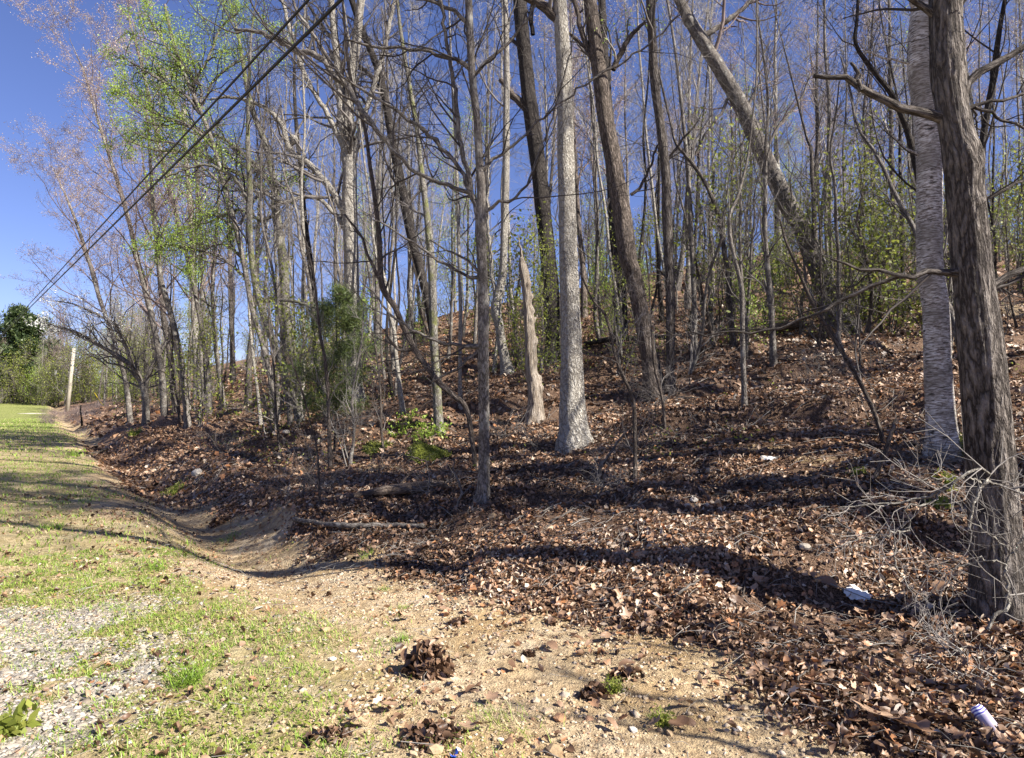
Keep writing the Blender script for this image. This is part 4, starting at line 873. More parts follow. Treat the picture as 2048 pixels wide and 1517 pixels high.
def wood():
    items = []
    rng = np.random.default_rng(404); pts = list(HB); n = 0; tries = 0
    def ok(x, y, dmin):
        return all((x - a) ** 2 + (y - b) ** 2 > dmin * dmin for a, b in pts)
    def zone_word(px, Y):
        side = 'behind the big leaning trunk' if px > 1420 else 'behind the pale and black trunks' if px > 1000 else 'behind the stout pale oak' if px > 620 else 'beyond the mound'
        return side
    kinds = ['grey-barked bare tree', 'furrowed dark-grey bare tree', 'pale slim bare tree', 'dark thin bare tree', 'brown tree with reddish buds', 'pale tree with tan buds', 'slight tree in fresh green leaf']
    while n < 105 and tries < 9000:
        tries += 1; px = rng.uniform(150, 2150); Y = 25 * (95 / 25) ** rng.uniform(); x = (px - 1024) / F * Y; D, s = road(x, Y)
        if D < 2.5 or not ok(x, Y, 1.3 + Y * .012): continue
        if px < 330 and Y < 40: continue
        k = int(rng.choice(7, p=[.22, .2, .16, .14, .12, .08, .08])); pts.append((x, Y)); n += 1
        sc = rng.uniform(.72, 1.15) * (.8 if px < 420 else 1)
        dist = 'on the nearer slope' if Y < 32 else 'halfway up the wood' if Y < 55 else 'near the crest of the wood'
        items.append((put(PROT[k], 'forest_tree', x, Y, sc, rng.uniform(0, 6.28), 'x', 'tree', 'forest trees standing up the slope', rng.normal(0, .05, 2)), kinds[k]))
    pk = ['pole-thin grey tree', 'pole-thin dark tree', 'pole-thin pale tree']
    for i in range(135):
        px = rng.uniform(300, 2120); Y = 20 * (75 / 20) ** rng.uniform(); x = (px - 1024) / F * Y; D, s = road(x, Y)
        if D < 2.5 or not ok(x, Y, .9): continue
        k = int(rng.integers(3)); pts.append((x, Y)); items.append((put(POLES[k], 'pole_tree', x, Y, rng.uniform(.75, 1.2), rng.uniform(0, 6.28), 'x', 'tree', 'slender young trees crowding the wood', rng.normal(0, .04, 2)), pk[k]))
    sk = ['thin brown bare sapling', 'pale twiggy sapling', 'tall thin bare sapling', 'short brown sapling']
    for i in range(135):
        px = rng.uniform(250, 2100); Y = 13 * (62 / 13) ** rng.uniform() ** .8; x = (px - 1024) / F * Y; D, s = road(x, Y)
        if D < 1.6 or not ok(x, Y, .5): continue
        k = int(rng.integers(4)); dist = 'low on the slope' if Y < 18 else 'up in the wood' if Y < 34 else 'deep in the wood'
        items.append((put(SAP[k], 'woodland_sapling', x, Y, rng.uniform(.7, 1.25), rng.uniform(0, 6.28), 'x', 'sapling', 'bare saplings among the trees', rng.normal(0, .12, 2)), sk[k]))
    gk = ['green-leafed bush', 'tall open bush in yellow-green leaf', 'low fresh green bush']
    for i in range(105):
        px = rng.uniform(230, 2150); Y = 17 * (80 / 17) ** rng.uniform(); x = (px - 1024) / F * Y; D, s = road(x, Y)
        if D < 1.2: continue
        if not (px > 1150 or px < 620 or rng.uniform() < .5): continue
        k = int(rng.integers(3)); dist = 'on the nearer slope' if Y < 32 else 'halfway up the wood' if Y < 55 else 'near the crest'
        items.append((put(SHR[k], 'understory_bush', x, Y, rng.uniform(.8, 1.5), rng.uniform(0, 6.28), 'x', 'bush', 'green bushes under the trees'), gk[k]))
    single_out(items); edge = []
    # trees of the wood added just outside the view to shade the slope
    for i, (x, y) in enumerate(((7.6, 5.4), (9.6, 6.3), (15, 4.5), (13, 9.3), (10.5, 3.0), (17, 9.6), (6.8, 4.2), (14.5, 13), (17, 14.6), (12.2, 10.4), (21, 17), (19, 12.5), (25, 20), (23, 15))):
        put(BIG[0 if i in (0, 4) else 1], 'offview_shade_tree', x, y, rng.uniform(.8, 1.1), rng.uniform(0, 6.28), 'unseen forest tree added right of the view for its shade', 'tree', 'unseen trees added for shade')
    for x, y, k in ((3.9, 1.9, 3), (4.5, 2.7, 3), (4.9, 1.9, 1)):  # unseen saplings added to dapple shade over the lower right corner
        put(SAP[k], 'offview_shade_sapling', x, y, .9, rng.uniform(0, 6.28), 'unseen bare sapling added right of the view for dappled shade', 'sapling', 'unseen saplings added for shade')
    # edge of the field on the left
    for i in range(44):
        px = rng.uniform(-140, 330); Y = rng.uniform(84, 125); x = (px - 1024) / F * Y; k = int(rng.choice([0, 2, 4, 5, 6]))
        edge.append((put(PROT[k], 'distant_tree', x, Y, rng.uniform(.6, .95) * (.8 if px > 60 else 1), rng.uniform(0, 6.28), 'x', 'tree', 'trees at the far end of the field'), kinds[k], Y, px))
    for i in range(64):
        px = rng.uniform(-120, 330); Y = rng.uniform(66, 84) if px > 215 else rng.uniform(90, 104); x = (px - 1024) / F * Y; k = int(rng.integers(3))
        edge.append((put(SHR[k], 'field_edge_bush', x, Y, rng.uniform(1.2, 2.2), rng.uniform(0, 6.28), 'x', 'bush', 'bushes at the far edge of the field'), gk[k], Y, px))
    d = {}
    for o, kd, Y, px in edge: d.setdefault((kd, px < 20, 20 <= px < 134, o['category']), []).append((px, o))
    for (kd, a, b_, c_), l in d.items():
        l.sort(key=lambda t: t[0])
        for k, (px, o) in enumerate(l): o['label'] = f"distant {kd}, {ORD[min(k, 14)].replace('nearest', 'first')} {'among the spruces' if a else 'between spruces and pole' if b_ else 'counting right from the pole'}"
wood()
rng = np.random.default_rng(78)
pine('tall dark spruce at the far end of the field, ragged outline', 40, 806, 612, 190, rng, name='spruce_tree', n=1500, cut=.08, Y=95)
pine('smaller dark spruce crowding the left side of the tall one', -40, 806, 640, 150, rng, name='spruce_tree', n=1100, cut=.08, Y=93)
pine('short squat evergreen at the right of the tall spruce', 78, 806, 690, 90, rng, name='spruce_tree', n=800, cut=.1, Y=92)

# ------------------------------------------------------------------ poles, wires and small things
def stick(name, label, cat, pts, mat, group=None, sides=8, jitter=.006, sub=()):
    """pts: (px,py,w,lift) each over the ground, lift in metres above it; or explicit depth with a 5th value"""
    rng = np.random.default_rng(abs(hash(label)) % 1000 if False else len(label) * 7 + int(pts[0][0]))
    def W_(ps):
        out = []
        for p in ps:
            if len(p) > 4 and p[4]: P = ray(p[0], p[1], p[4])
            else: P = hit(p[0], p[1]); P = P + np.array([0, 0, p[3]])
            out.append([*P, w2r(p[2], P[1])])
        return np.array(out)
    PR = W_(pts); o0 = PR[0, :3].copy(); n = max(8, int(np.linalg.norm(np.diff(PR[:, :3], axis=0), axis=1).sum() / .05)); C = catmull(PR, n); C[1:-1, :3] += rng.normal(0, jitter, (n - 2, 3)); C[:, 3] = np.maximum(C[:, 3], .002)
    V, q, bc = tubes(C[None, :, :3] - o0, C[None, :, 3], sides, True, shape=1 + .15 * (vnoise(np.stack(np.broadcast_arrays(np.arange(n)[:, None] * .6, np.arange(sides)[None] * 1.0, 0.0), -1)) - .5)[None])
    V = np.vstack([V, C[0, :3] - o0, C[-1, :3] - o0]); bc = np.vstack([bc, bc[0], bc[-1]]); j = np.arange(sides); j2 = (j + 1) % sides
    tri = np.vstack([np.stack([j2, j, np.full(sides, len(V) - 2)], -1), np.stack([(n - 1) * sides + j, (n - 1) * sides + j2, np.full(sides, len(V) - 1)], -1)])
    o = obj(name, mesh(name, V, [q, tri], mat, True, None, {'bark': bc}), loc=o0); tag(o, label, cat, group)
    for ps in sub:
        PR = W_(ps); n = 14; C = catmull(PR, n); V, q, bc = tubes(C[None, :, :3] - o0, np.maximum(C[None, :, 3], .002), 5, True); obj('twig', mesh('twig', V, [q], mat, True, None, {'bark': bc}), o)
    return o
stick('fallen_log', 'thick weathered log half sunk in leaves in the shade at the foot of the bank', 'log', [(700, 1006, 8, .08), (740, 998, 15, .08), (800, 992, 22, .09), (850, 987, 22, .1), (890, 982, 12, .08)], B_LOG, sides=14, sub=([(800, 985, 4, .1), (830, 968, 3, .2), (880, 960, 2, .25)],))
stick('fallen_branch', 'long pale-topped fallen branch lying on bare dirt below the log', 'branch', [(588, 1050, 9, .07), (620, 1056, 10, .07), (680, 1062, 11, .06), (730, 1062, 10, .06), (790, 1063, 10, .065), (848, 1064, 9, .065)], B_GREY, sides=10)
stick('rotting_log', 'reddish-brown rotten trunk lying across the slope left of the leaning tree', 'log', [(1380, 672, 4, .1), (1460, 672, 7, .15), (1540, 668, 13, .18), (1600, 662, 15, .18), (1622, 657, 9, .15)], B_LOG, sides=12)
stick('rotting_log', 'dark fallen trunk on the slope behind the black-barked tree', 'log', [(1168, 697, 8, .12), (1215, 690, 12, .15), (1260, 686, 11, .15), (1300, 690, 6, .1)], B_DARK, sides=12)
stick('rotting_log', 'long mossy log on the slope right of the stout pale oak', 'log', [(728, 738, 6, .1), (760, 742, 9, .12), (800, 750, 8, .1)], B_LOG, sides=10)
stick('dead_stick', 'straight pale dead stick propped upright in the leaves before the birch', 'stick', [(1738, 985, 8, .0), (1752, 950, 8, .25, 6.75), (1770, 905, 9, 0, 6.8), (1784, 865, 8, 0, 6.85), (1793, 838, 5, 0, 6.9)], B_BROWN)
stick('dead_stick', 'forked upright dead stick left of the slender grey tree base', 'stick', [(919, 1082, 7, .0), (917, 1050, 6, 0, 8.05), (915, 1010, 6, 0, 8.1), (925, 985, 5, 0, 8.15), (915, 960, 4, 0, 8.2), (905, 935, 3, 0, 8.25)], B_GREY, sub=([(918, 1000, 4, 0, 8.1), (930, 985, 3, 0, 8.1), (948, 965, 2, 0, 8.2)],))
stick('dead_stick', 'mossy broken stump-like stick standing right of the slender grey tree', 'stick', [(1192, 1010, 9, .0), (1196, 970, 8, 0, 8.4), (1200, 935, 7, 0, 8.5), (1222, 905, 5, 0, 8.55), (1250, 865, 4, 0, 8.6)], B_GREY, sub=([(1199, 935, 4, 0, 8.5), (1188, 915, 3, 0, 8.5)],))
stick('charred_stub', 'short dark bent stub standing at the edge of the field', 'stick', [(164, 852, 4, 0), (163, 838, 3, 0, 45), (161, 822, 3, 0, 45), (162, 810, 2, 0, 45)], B_DARK)
rs = np.random.default_rng(91)
def loose_sticks():
    words = ['pale', 'bent', 'forked', 'short', 'broken', 'crooked', 'brittle', 'slim']
    S_ = [(1348, 1203, 1398, 1172, 6), (1480, 1215, 1490, 1165, 4), (1700, 1320, 1790, 1285, 5), (1590, 1390, 1625, 1345, 4), (1810, 1440, 1850, 1420, 4), (1560, 985, 1500, 960, 4), (1000, 1165, 1060, 1175, 3), (1290, 1170, 1360, 1150, 4), (640, 985, 690, 1020, 5),
          (1100, 1050, 1180, 1010, 4), (1240, 1130, 1250, 1080, 4), (1640, 905, 1720, 880, 4), (1440, 905, 1380, 940, 4), (1540, 720, 1600, 725, 4), (1830, 1010, 1750, 1020, 4), (500, 880, 550, 868, 5), (160, 908, 215, 900, 6), (1950, 1385, 2046, 1300, 4), (1680, 1500, 1690, 1440, 5), (760, 915, 860, 930, 4),
          (845, 870, 930, 880, 4), (1060, 960, 1140, 985, 4), (1330, 790, 1400, 800, 4), (1500, 760, 1560, 750, 4), (870, 1010, 905, 1040, 4)]
    W25 = ['at the edge of the bare dirt', 'below the edge of the long shadow', 'below the white litter', 'where bare dirt meets leaves at the bottom', 'behind the drink can', 'in the leaves below the slim near tree', 'above the bone-shaped wood chip', 'over the litter edge in the open', 'left of the fallen log', 'below the broken upright stick', 'upright in leaves below the pale trunk', 'uphill of the propped dead stick', 'beside the white angular rock', 'on the sunny slope below the slope oak', 'just in front of the propped stick', 'on the leafy flat by the ditch', 'on the verge below the bright tuft', 'leading to the furrowed tree foot', 'at the very bottom among leaves', 'just uphill of the fallen log', 'beside the mossy mound', 'between slender grey tree and pale trunk', 'at the foot of the slim ribbed tree', 'near the top of the sunny slope', 'left of the slender grey tree foot']
    for i, (a, b, c, d, w) in enumerate(S_):
        m = ((a + c) / 2 + rs.uniform(-8, 8), (b + d) / 2 + rs.uniform(-6, 6), w * .9, .05)
        stick('fallen_stick', f'{words[i % 8]} dead stick lying {W25[i]}', 'stick', [(a, b, w, .03), m, (c, d, w * .6, .04)], (B_GREY, B_BROWN, B_LOG)[i % 3], 'dead sticks scattered over the leaf litter', sides=6)
loose_sticks()

# bare twiggy shrub in front of the furrowed tree
def bare_shrub(name, label, px, py, Y, n, L, rng, mat, stems=None, lv=TW, minr=.002, spread=1.0):
    b = hit(px, py) if Y is None else np.array([*ray(px, py, Y)[:2], 0.]); b[2] = float(gz(b[0], b[1]))
    r = empty(name, b, label, 'shrub'); acc = Acc()
    d = norm(np.column_stack([rng.normal(0, spread, n), rng.normal(0, spread * .6, n), rng.uniform(.25, 1, n)])); p = rng.normal(0, .07, (n, 3)) * [1, 1, 0] - [0, 0, .03]
    crown(rng, p, d, L * rng.uniform(.6, 1.2, n), np.full(n, .007), lv, acc, minr, up=-.02, wob=.2)
    if acc.n: obj('twigs', acc.mesh('twigs', mat), r)
    for i, ps in enumerate(stems or ()):
        PR = np.array([[*(ray(p[0], p[1], p[3])), w2r(p[2], p[3])] for p in ps]); C = catmull(PR, 26); C[2:-1, :3] += rng.normal(0, .008, (23, 3))
        V, q, bc = tubes(C[None, :, :3] - b, C[None, :, 3], 6, True); obj('stem', mesh('stem', V, [q], B_PALE, True, None, {'bark': bc}), r)
        a2 = Acc(); pk, dk, Lk, Rk = kids(rng, C[None, :, :3] - b, C[None, :, 3], 9, .15, 1, (.4, 1.1), np.array([.5]), 1, .5); crown(rng, pk, dk, Lk, Rk, TWs, a2, .0016, up=-.02); obj('twigs', a2.mesh('twigs', T_PALE), r)
    return r
rng = np.random.default_rng(55)
bare_shrub('bare_shrub', 'tangle of bare pale stems arching out in front of the furrowed trunk', 1935, 1060, 4.3, 6, .4, rng, T_PALE, stems=[
    [(1938, 1060, 6, 4.2), (1945, 1010, 7, 4.2), (1965, 970, 8, 4.2), (1975, 962, 8, 4.2), (1978, 955, 6, 4.2), (1970, 938, 5, 4.2), (1940, 945, 6, 4.2), (1905, 965, 6, 4.2), (1880, 985, 5, 4.25), (1840, 1000, 5, 4.3), (1760, 1008, 4, 4.35), (1680, 1015, 3, 4.4)],
    [(1970, 965, 5, 4.2), (2010, 975, 5, 4.2), (2050, 990, 5, 4.2), (2100, 1000, 4, 4.2)],
    [(1975, 962, 4, 4.2), (1930, 955, 4, 4.2), (1890, 955, 3, 4.2), (1830, 958, 2, 4.2)],
    [(1880, 985, 4, 4.25), (1850, 1010, 4, 4.2), (1812, 1015, 3, 4.2), (1815, 1035, 3, 4.2), (1822, 1055, 3, 4.2), (1800, 1065, 3, 4.15), (1790, 1090, 3, 4.1), (1795, 1130, 3, 4.1), (1820, 1180, 2, 4.0)],
    [(1822, 1055, 4, 4.2), (1780, 1068, 4, 4.2), (1750, 1078, 3, 4.2), (1700, 1076, 2, 4.2)]])
bare_shrub('bare_shrub', 'whitish crooked stem with fanned fine twigs at the base of the furrowed trunk', 1975, 1250, 4.1, 5, .3, rng, T_PALE, stems=[
    [(1975, 1260, 7, 4.05), (1990, 1235, 7, 4.05), (2010, 1220, 7, 4.05), (2018, 1205, 7, 4.05), (2012, 1180, 7, 4.05), (2014, 1140, 6, 4.05), (2020, 1110, 4, 4.05), (2005, 1090, 3, 4.05), (1980, 1070, 3, 4.05), (1935, 1040, 2, 4.05)],
    [(2012, 1130, 4, 4.05), (1985, 1120, 3, 4.05), (1950, 1122, 3, 4.05), (1910, 1138, 2, 4.05), (1860, 1130, 1.5, 4.05)],
    [(2020, 1110, 3, 4.05), (2040, 1085, 3, 4.05), (2070, 1060, 2, 4.05)]])
for lab, px, py, n, L in (('low bare briar between the fallen log and the slender grey tree', 870, 985, 12, .6), ('bare briar in the dark hollow left of the fallen log', 600, 995, 14, .75), ('fine twiggy shrub near the mossy mound', 760, 950, 12, .6),
    ('fine twiggy shrub by the broken upright stick', 1215, 985, 14, .6), ('bare briar between the pale trunk and the slim near tree', 1290, 905, 14, .7), ('twiggy brush at the foot of the curved brown tree', 1335, 800, 18, .9), ('bare briar left of the pale trunk base', 1010, 870, 14, .7),
    ('straggly bare shrub below the dead snag', 1075, 905, 10, .6), ('brambly brush at the foot of the birch', 1850, 925, 14, .5), ('twiggy shrub on the sunny slope below the leaning tree', 1640, 760, 12, .8), ('loose brush at the edge of the ditch by the verge', 440, 905, 14, .8), ('bare briar right of the lichen-covered tree base', 700, 870, 16, .9)):
    bare_shrub('bare_shrub', lab, px, py, None, n, L, rng, T_GREY)

# sprouts and small green plants
def sprout(name, label, px, py, r, n, size, mat, rng, h=.12, cat='plant', upright=False):
    b = hit(px, py); root = None; acc = Acc(); st = Acc()
    a = rng.uniform(0, 6.28, n); d = norm(np.stack([np.cos(a), np.sin(a), rng.uniform(.3, 1.4, n)], -1)); L = rng.uniform(.4, 1, n) * h
    P, R = grow(rng, rng.normal(0, r * .35, (n, 3)) * [1, 1, 0], d, L, np.full(n, .0018), 4, .15, .1, .5)
    P[:, :, 2] += (gz(P[:, :1, 0] + b[0], P[:, :1, 1] + b[1]) - b[2]); st.tubes(P, R, 3)
    tips = P[:, 1:].reshape(-1, 3); leaves(rng, tips, size, .012, acc, 2, .5, tint=(.2, 1))
    r_ = empty(name, b, label, cat); obj('stems', st.mesh('stems', L_GRASS, True, 'tint'), r_); obj('leaves', acc.mesh('leaves', mat, False, 'tint'), r_)
    return r_
def tuft(label, px, py, n, h, w, rng, t=(0, .5), spread=.05, cat='grass tuft', name='grass_tuft'):
    b = hit(px, py); acc = Acc(); a = rng.uniform(0, 6.28, n); o = rng.normal(0, spread, (n, 2)); z = gz(o[:, 0] + b[0], o[:, 1] + b[1]) - b[2]
    p = np.column_stack([o, z]); d = norm(np.stack([np.cos(a) * .8, np.sin(a) * .8, rng.uniform(.5, 1.6, n)], -1)); L = h * rng.uniform(.5, 1.2, n)
    P, R = grow(rng, p, d, L, np.full(n, w), 4, .1, -.2, .15)
    s = norm(np.cross(d, [0, 0, 1]))[:, None] * R[..., None]; V = np.stack([P - s, P + s], 2).reshape(-1, 3); k = np.arange(n)[:, None, None] * 10 + np.arange(4)[None, :, None] * 2 + np.array([0, 1, 3, 2]); acc.add(V, Q=k.reshape(-1, 4), a=np.repeat(rng.uniform(*t, n), 10))
    o = obj(name, acc.mesh(name, L_GRASS, False, 'tint'), loc=b); return tag(o, label, cat)
rng = np.random.default_rng(66)
tuft('large spiky tuft of green grass between gravel and weeds', 375, 1368, 130, .2, .0028, rng, spread=.04)
tuft('rounded green grass tuft at the shaded upper end of the verge', 108, 1058, 110, .17, .004, rng, spread=.08)
tuft('single tall grass tuft in the open verge above the weeds', 318, 1140, 70, .14, .003, rng, spread=.05)
tuft('bright grass tuft at the ditch edge beneath the leafing tree', 145, 912, 120, .28, .006, rng, (.1, .5), .1)
tuft('short grass tuft on bare dirt below the fallen branch', 733, 1112, 110, .09, .0022, rng, spread=.05)
tuft('grass tuft in the shade left of the fallen branch', 460, 1080, 90, .13, .003, rng, spread=.1)
tuft('straggling grass tuft beside the leaf clump at its left', 803, 1282, 80, .08, .002, rng, spread=.03)
tuft('dry yellowed grass tuft at the lower edge of the dirt', 985, 1440, 110, .12, .0018, rng, (.3, .95), .07)
tuft('pale straw-like grass tuft left of the dry yellowed one', 1045, 1460, 90, .1, .0018, rng, (.4, 1), .08)
tuft('low grass tuft on dirt midway between branch and leaf clump', 765, 1182, 60, .07, .002, rng, spread=.035)
tuft('dusty grass tuft directly above the straggling one', 805, 1218, 60, .06, .002, rng, (.2, .8), .04)
tuft('thin grass tuft near the lower leaf pile', 1325, 1440, 60, .07, .002, rng, spread=.03)
sprout('weed', 'broad-leaved dandelion-like weed in the gravel', 25, 1468, .06, 16, .075, L_SHRUB, rng, .12)
sprout('weed', 'yellow-green weed beside the dark leaf pile near the litter edge', 1222, 1385, .05, 34, .022, L_SHRUB, rng, .1)
sprout('weed', 'small leafy weed at the border of dirt and fallen leaves', 1325, 1448, .04, 26, .022, L_SHRUB, rng, .08)
sprout('weed', 'dark green leafy weed in the leaves close to the furrowed trunk', 1880, 1020, .06, 22, .05, L_SHRUB, rng, .14)
sprout('weed', 'fresh little weed on the leaves before the dead stick', 1715, 955, .05, 22, .04, L_SHRUB, rng, .1)
sprout('seedling', 'fern-like seedling in shade between birch and furrowed tree', 1895, 970, .08, 24, .045, L_SHRUB, rng, .12)
sprout('sprouting_shrub', 'low spread of bright green sprouts at the foot of the lichen-patched slim tree', 860, 872, .5, 60, .07, L_GREEN, rng, .45, 'shrub')
sprout('sprouting_shrub', 'bright green sprouts left of the lichen-patched slim tree, nearer the stout oak', 805, 858, .5, 46, .06, L_GREEN, rng, .35, 'shrub')
sprout('sprouting_shrub', 'green leaf sprays against the black-barked trunk', 1098, 730, .5, 30, .1, L_GREEN, rng, 2.0, 'shrub')
sprout('weed', 'green clump on the leafy flat by the ditch', 268, 872, .25, 50, .07, L_SHRUB, rng, .3)
sprout('weed', 'shaded green weed patch on the ditch bank', 350, 985, .3, 80, .045, L_SHRUB, rng, .16)

def green_sprigs():
    rng = np.random.default_rng(12); acc = Acc(); x, y = sector(rng, 9000, 10, 42, -36, 42); D, s = road(x, y)
    k = (D > 1) & (rng.uniform(0, 1, len(x)) < .9 * sm((n2(x, y, .5, 3, 501) - .5) * 6)); x, y = x[k], y[k]
    C = np.stack([x, y, gz(x, y) + .1], -1); leaves(rng, C, .06, .12, acc, 6, .5); tag(obj('green_sprigs', acc.mesh('green_sprigs', L_SHRUB, False, 'tint')), 'small green sprigs and seedlings pushing through the leaves on the slope', kind='stuff')
green_sprigs()
# heaps of dead leaves
def heap(label, px, py, R_, H_, n, size, rng):
    b = hit(px, py); acc = Acc(); r = R_ * np.sqrt(rng.uniform(0, 1, n)); a = rng.uniform(0, 6.28, n); x, y = r * np.cos(a), r * np.sin(a) * .8
    z = H_ * (1 - (r / R_) ** 2) * rng.uniform(.2, 1, n) + gz(x + b[0], y + b[1]) - b[2]
    up = norm(rng.normal(0, .9, (n, 3)) + [0, 0, .7]); t = norm(np.cross(up, rng.normal(0, 1, (n, 3)))); bb = np.cross(up, t); s = size * np.exp(rng.normal(0, .3, n))
    uv = LV[None] + rng.uniform(-.08, .08, (n, 7, 2)); w = np.abs(uv[..., 1]) * rng.uniform(0, 2, n)[:, None]
    V = np.stack([x, y, z], -1)[:, None] + s[:, None, None] * ((uv[..., :1] - .5) * t[:, None] + uv[..., 1:] * bb[:, None] + w[..., None] * up[:, None])
    acc.add(V.reshape(-1, 3), T=(np.arange(n)[:, None, None] * 7 + LT[None]).reshape(-1, 3), a=np.repeat(rng.beta(2, 3, n) * .8, 7))
    o = obj('leaf_clump', acc.mesh('leaf_clump', L_DEAD, False, 'tint'), loc=b); return tag(o, label, 'leaf clump')
heap('tall heaped clump of dead leaves standing up from the pale dirt', 858, 1345, .135, .19, 420, .045, rng)
heap('flatter clump of dead leaves and straw at the lower edge of the dirt', 862, 1478, .17, .045, 200, .04, rng)
heap('small dark clump of dead leaves beside the yellow-green weed', 1188, 1392, .085, .05, 60, .05, rng)
heap('loose clump of dead leaves behind the yellow-green weed', 1250, 1352, .11, .04, 60, .045, rng)
heap('tiny curled leaf clump on the bare dirt in the open', 1058, 1312, .04, .03, 36, .03, rng)
heap('little heap of dead leaves above the tall heaped clump', 915, 1248, .07, .035, 50, .035, rng)
heap('brown leaf heap among weeds at the lower verge', 655, 1478, .12, .035, 90, .035, rng)
heap('dark leaf heap at the ditch end left of the fallen branch', 440, 1048, .16, .09, 120, .06, rng)
heap('dark two-leaf clump beside the pale stones on the dirt', 1100, 1250, .035, .04, 20, .05, rng)

L_MOSS = leaf_mat('moss_sprig', [(0, (.05, .06, .012)), (.5, (.16, .18, .03)), (1, (.32, .33, .08))], .2)
# mossy mounds
def moss_patch(label, px, py, rx, ry, h, rng):
    b = hit(px, py); import bmesh; bm = bmesh.new(); bmesh.ops.create_icosphere(bm, subdivisions=4, radius=1)
    V = np.array([v.co[:] for v in bm.verts]); nz_ = fbm(V * 2.3 + 5, 4); V = V * (.55 + .9 * nz_[:, None]) * [rx, ry, h]; V[:, 2] += (gz(V[:, 0] + b[0], V[:, 1] + b[1]) - b[2])
    F_ = np.array([[v.index for v in f.verts] for f in bm.faces]); bm.free()
    me = mesh('moss_cushion', V, [F_], MOSS); o = tag(obj('mossy_mound', me, loc=b), label, 'moss')
    k = rng.integers(0, len(V), 2600); k = k[V[k, 2] > V[:, 2].mean() - h * .6]; a = Acc(); leaves(rng, V[k], .035, .018, a, 2, .5, tint=(0, .8)); obj('moss_sprigs', a.mesh('moss_sprigs', L_MOSS, False, 'tint'), o); return o
mm = M('moss', .95, .1); nn = mm.noise(mm.pos(), 22, 6, .75); mm.col(mm.ramp(nn, [(.35, (.04, .05, .012)), (.52, (.17, .19, .03)), (.68, (.3, .32, .07))])); mm.bump(nn, 1, .05); MOSS = mm.m
def far_wood():
    rng = np.random.default_rng(808); tw, lv = Acc(), Acc()
    for i in range(48):
        px = rng.uniform(-260, 420); Y = rng.uniform(118, 170); x = (px - 1024) / F * Y; z = float(gz(x, Y)); H = rng.uniform(11, 19) * (1 if px < 260 else .8)
        p = np.array([[x, Y, z + H * .15]]); P, R_ = grow(rng, p, np.array([[rng.normal(0, .08), 0, 1.0]]), np.array([H * .85]), np.array([.2]), 8, .04, .1, .1); tw.tubes(P, R_, 4)
        q, d, L, r = kids(rng, P, R_, 16, .1, 1, (.4, 1.0), np.array([H * .34]), 1, .5); P, R_ = grow(rng, q, d, L, r, 5, .15, .08); tw.tubes(P, np.maximum(R_, .03), 3)
        q, d, L, r = kids(rng, P, R_, 9, .15, 1, (.4, 1.0), L, .5, .5); P, R_ = grow(rng, q, d, L, r, 3, .2, .05); tw.tubes(P, np.maximum(R_, .02), 3)
        if i % 2: leaves(rng, P[:, 1:].reshape(-1, 3), .3, .5, lv, 2, .6, tint=(.1, .8))
    n = 17000; px = rng.uniform(-260, 420, n); Y = rng.uniform(112, 150, n); x = (px - 1024) / F * Y; h = 4.5 * rng.uniform(0, 1, n) ** 1.3 * n2(px * .02, Y * .2, 1, 3, 900) * 2; leaves(rng, np.stack([x, Y, gz(x, Y) + h], -1), .45, .1, lv, 1, .7)
    o = obj('distant_wood', tw.mesh('distant_wood', T_PINK)); tag(o, 'far-off wood closing the end of the field behind spruces and pole', kind='stuff'); obj('foliage', lv.mesh('foliage', L_SHRUB, False, 'tint'), o)['kind'] = 'stuff'
far_wood()
moss_patch('bright yellow-green mossy mound between the stout oak and slender grey tree', 855, 912, .42, .26, .13, rng)
moss_patch('smaller moss-covered hump at the left of the bright one', 752, 898, .3, .2, .08, rng)
moss_patch('moss hump at the foot of the birch', 1930, 905, .25, .2, .16, rng)

# ---- litter dropped by people
def plain(name, c, rough=.5, spec=.4, metal=0, noise=None):
    m = M(name, rough, spec); m.b.inputs['Metallic'].default_value = metal
    if noise: n = m.noise(m.pos(), noise[0], 4); m.col(m.ramp(n, [(.35, c), (.65, noise[1])]))
    else: m.col(c)
    return m.m
PAPER = plain('crumpled_white', (.62, .61, .58), .7, .3, 0, (18, (.8, .79, .77)))
def crumple(label, px, py, R_, rng, flatz=.45, mat=None, name='crumpled_litter'):
    b = hit(px, py); n = 34; th = np.linspace(0, 6.283, n, endpoint=False); rings = 9; V = [[0, 0, 0]]
    out = 1 + .35 * (fbm(np.stack([np.cos(th) * 1.6, np.sin(th) * 1.6, th * 0 + 3], -1), 3) - .5) * 2 + .12 * rng.normal(0, 1, n)
    for k in range(1, rings + 1): r = R_ * k / rings * (out if k > 3 else 1); V += list(np.stack([np.cos(th) * r, np.sin(th) * r * .7, 0 * th], -1))
    V = np.array([np.asarray(v, float) for v in V]); ridge = 1 - np.abs(fbm(V * 16 + 9, 3) - .5) * 4
    V[:, 2] = ridge * R_ * flatz * .5 + R_ * .25 * (1 - (np.hypot(V[:, 0], V[:, 1]) / R_) ** 2) + rng.normal(0, R_ * .02, len(V))
    g = gnormal(np.array([b[0]]), np.array([b[1]]))[0]; V[:, 2] += gz(V[:, 0] + b[0], V[:, 1] + b[1]) - b[2] + .035
    j = np.arange(n); j2 = (j + 1) % n; T = [np.stack([0 * j, 1 + j, 1 + j2], -1)]; Q = [np.stack([1 + k * n + j, 1 + (k + 1) * n + j, 1 + (k + 1) * n + j2, 1 + k * n + j2], -1) for k in range(rings - 1)]
    return tag(obj(name, mesh(name, V, [np.vstack(T), np.vstack(Q)], mat or PAPER, False), loc=b), label, 'litter')
crumple('crumpled white litter lying on the leaves left of the furrowed tree base', 1716, 1204, .095, rng)
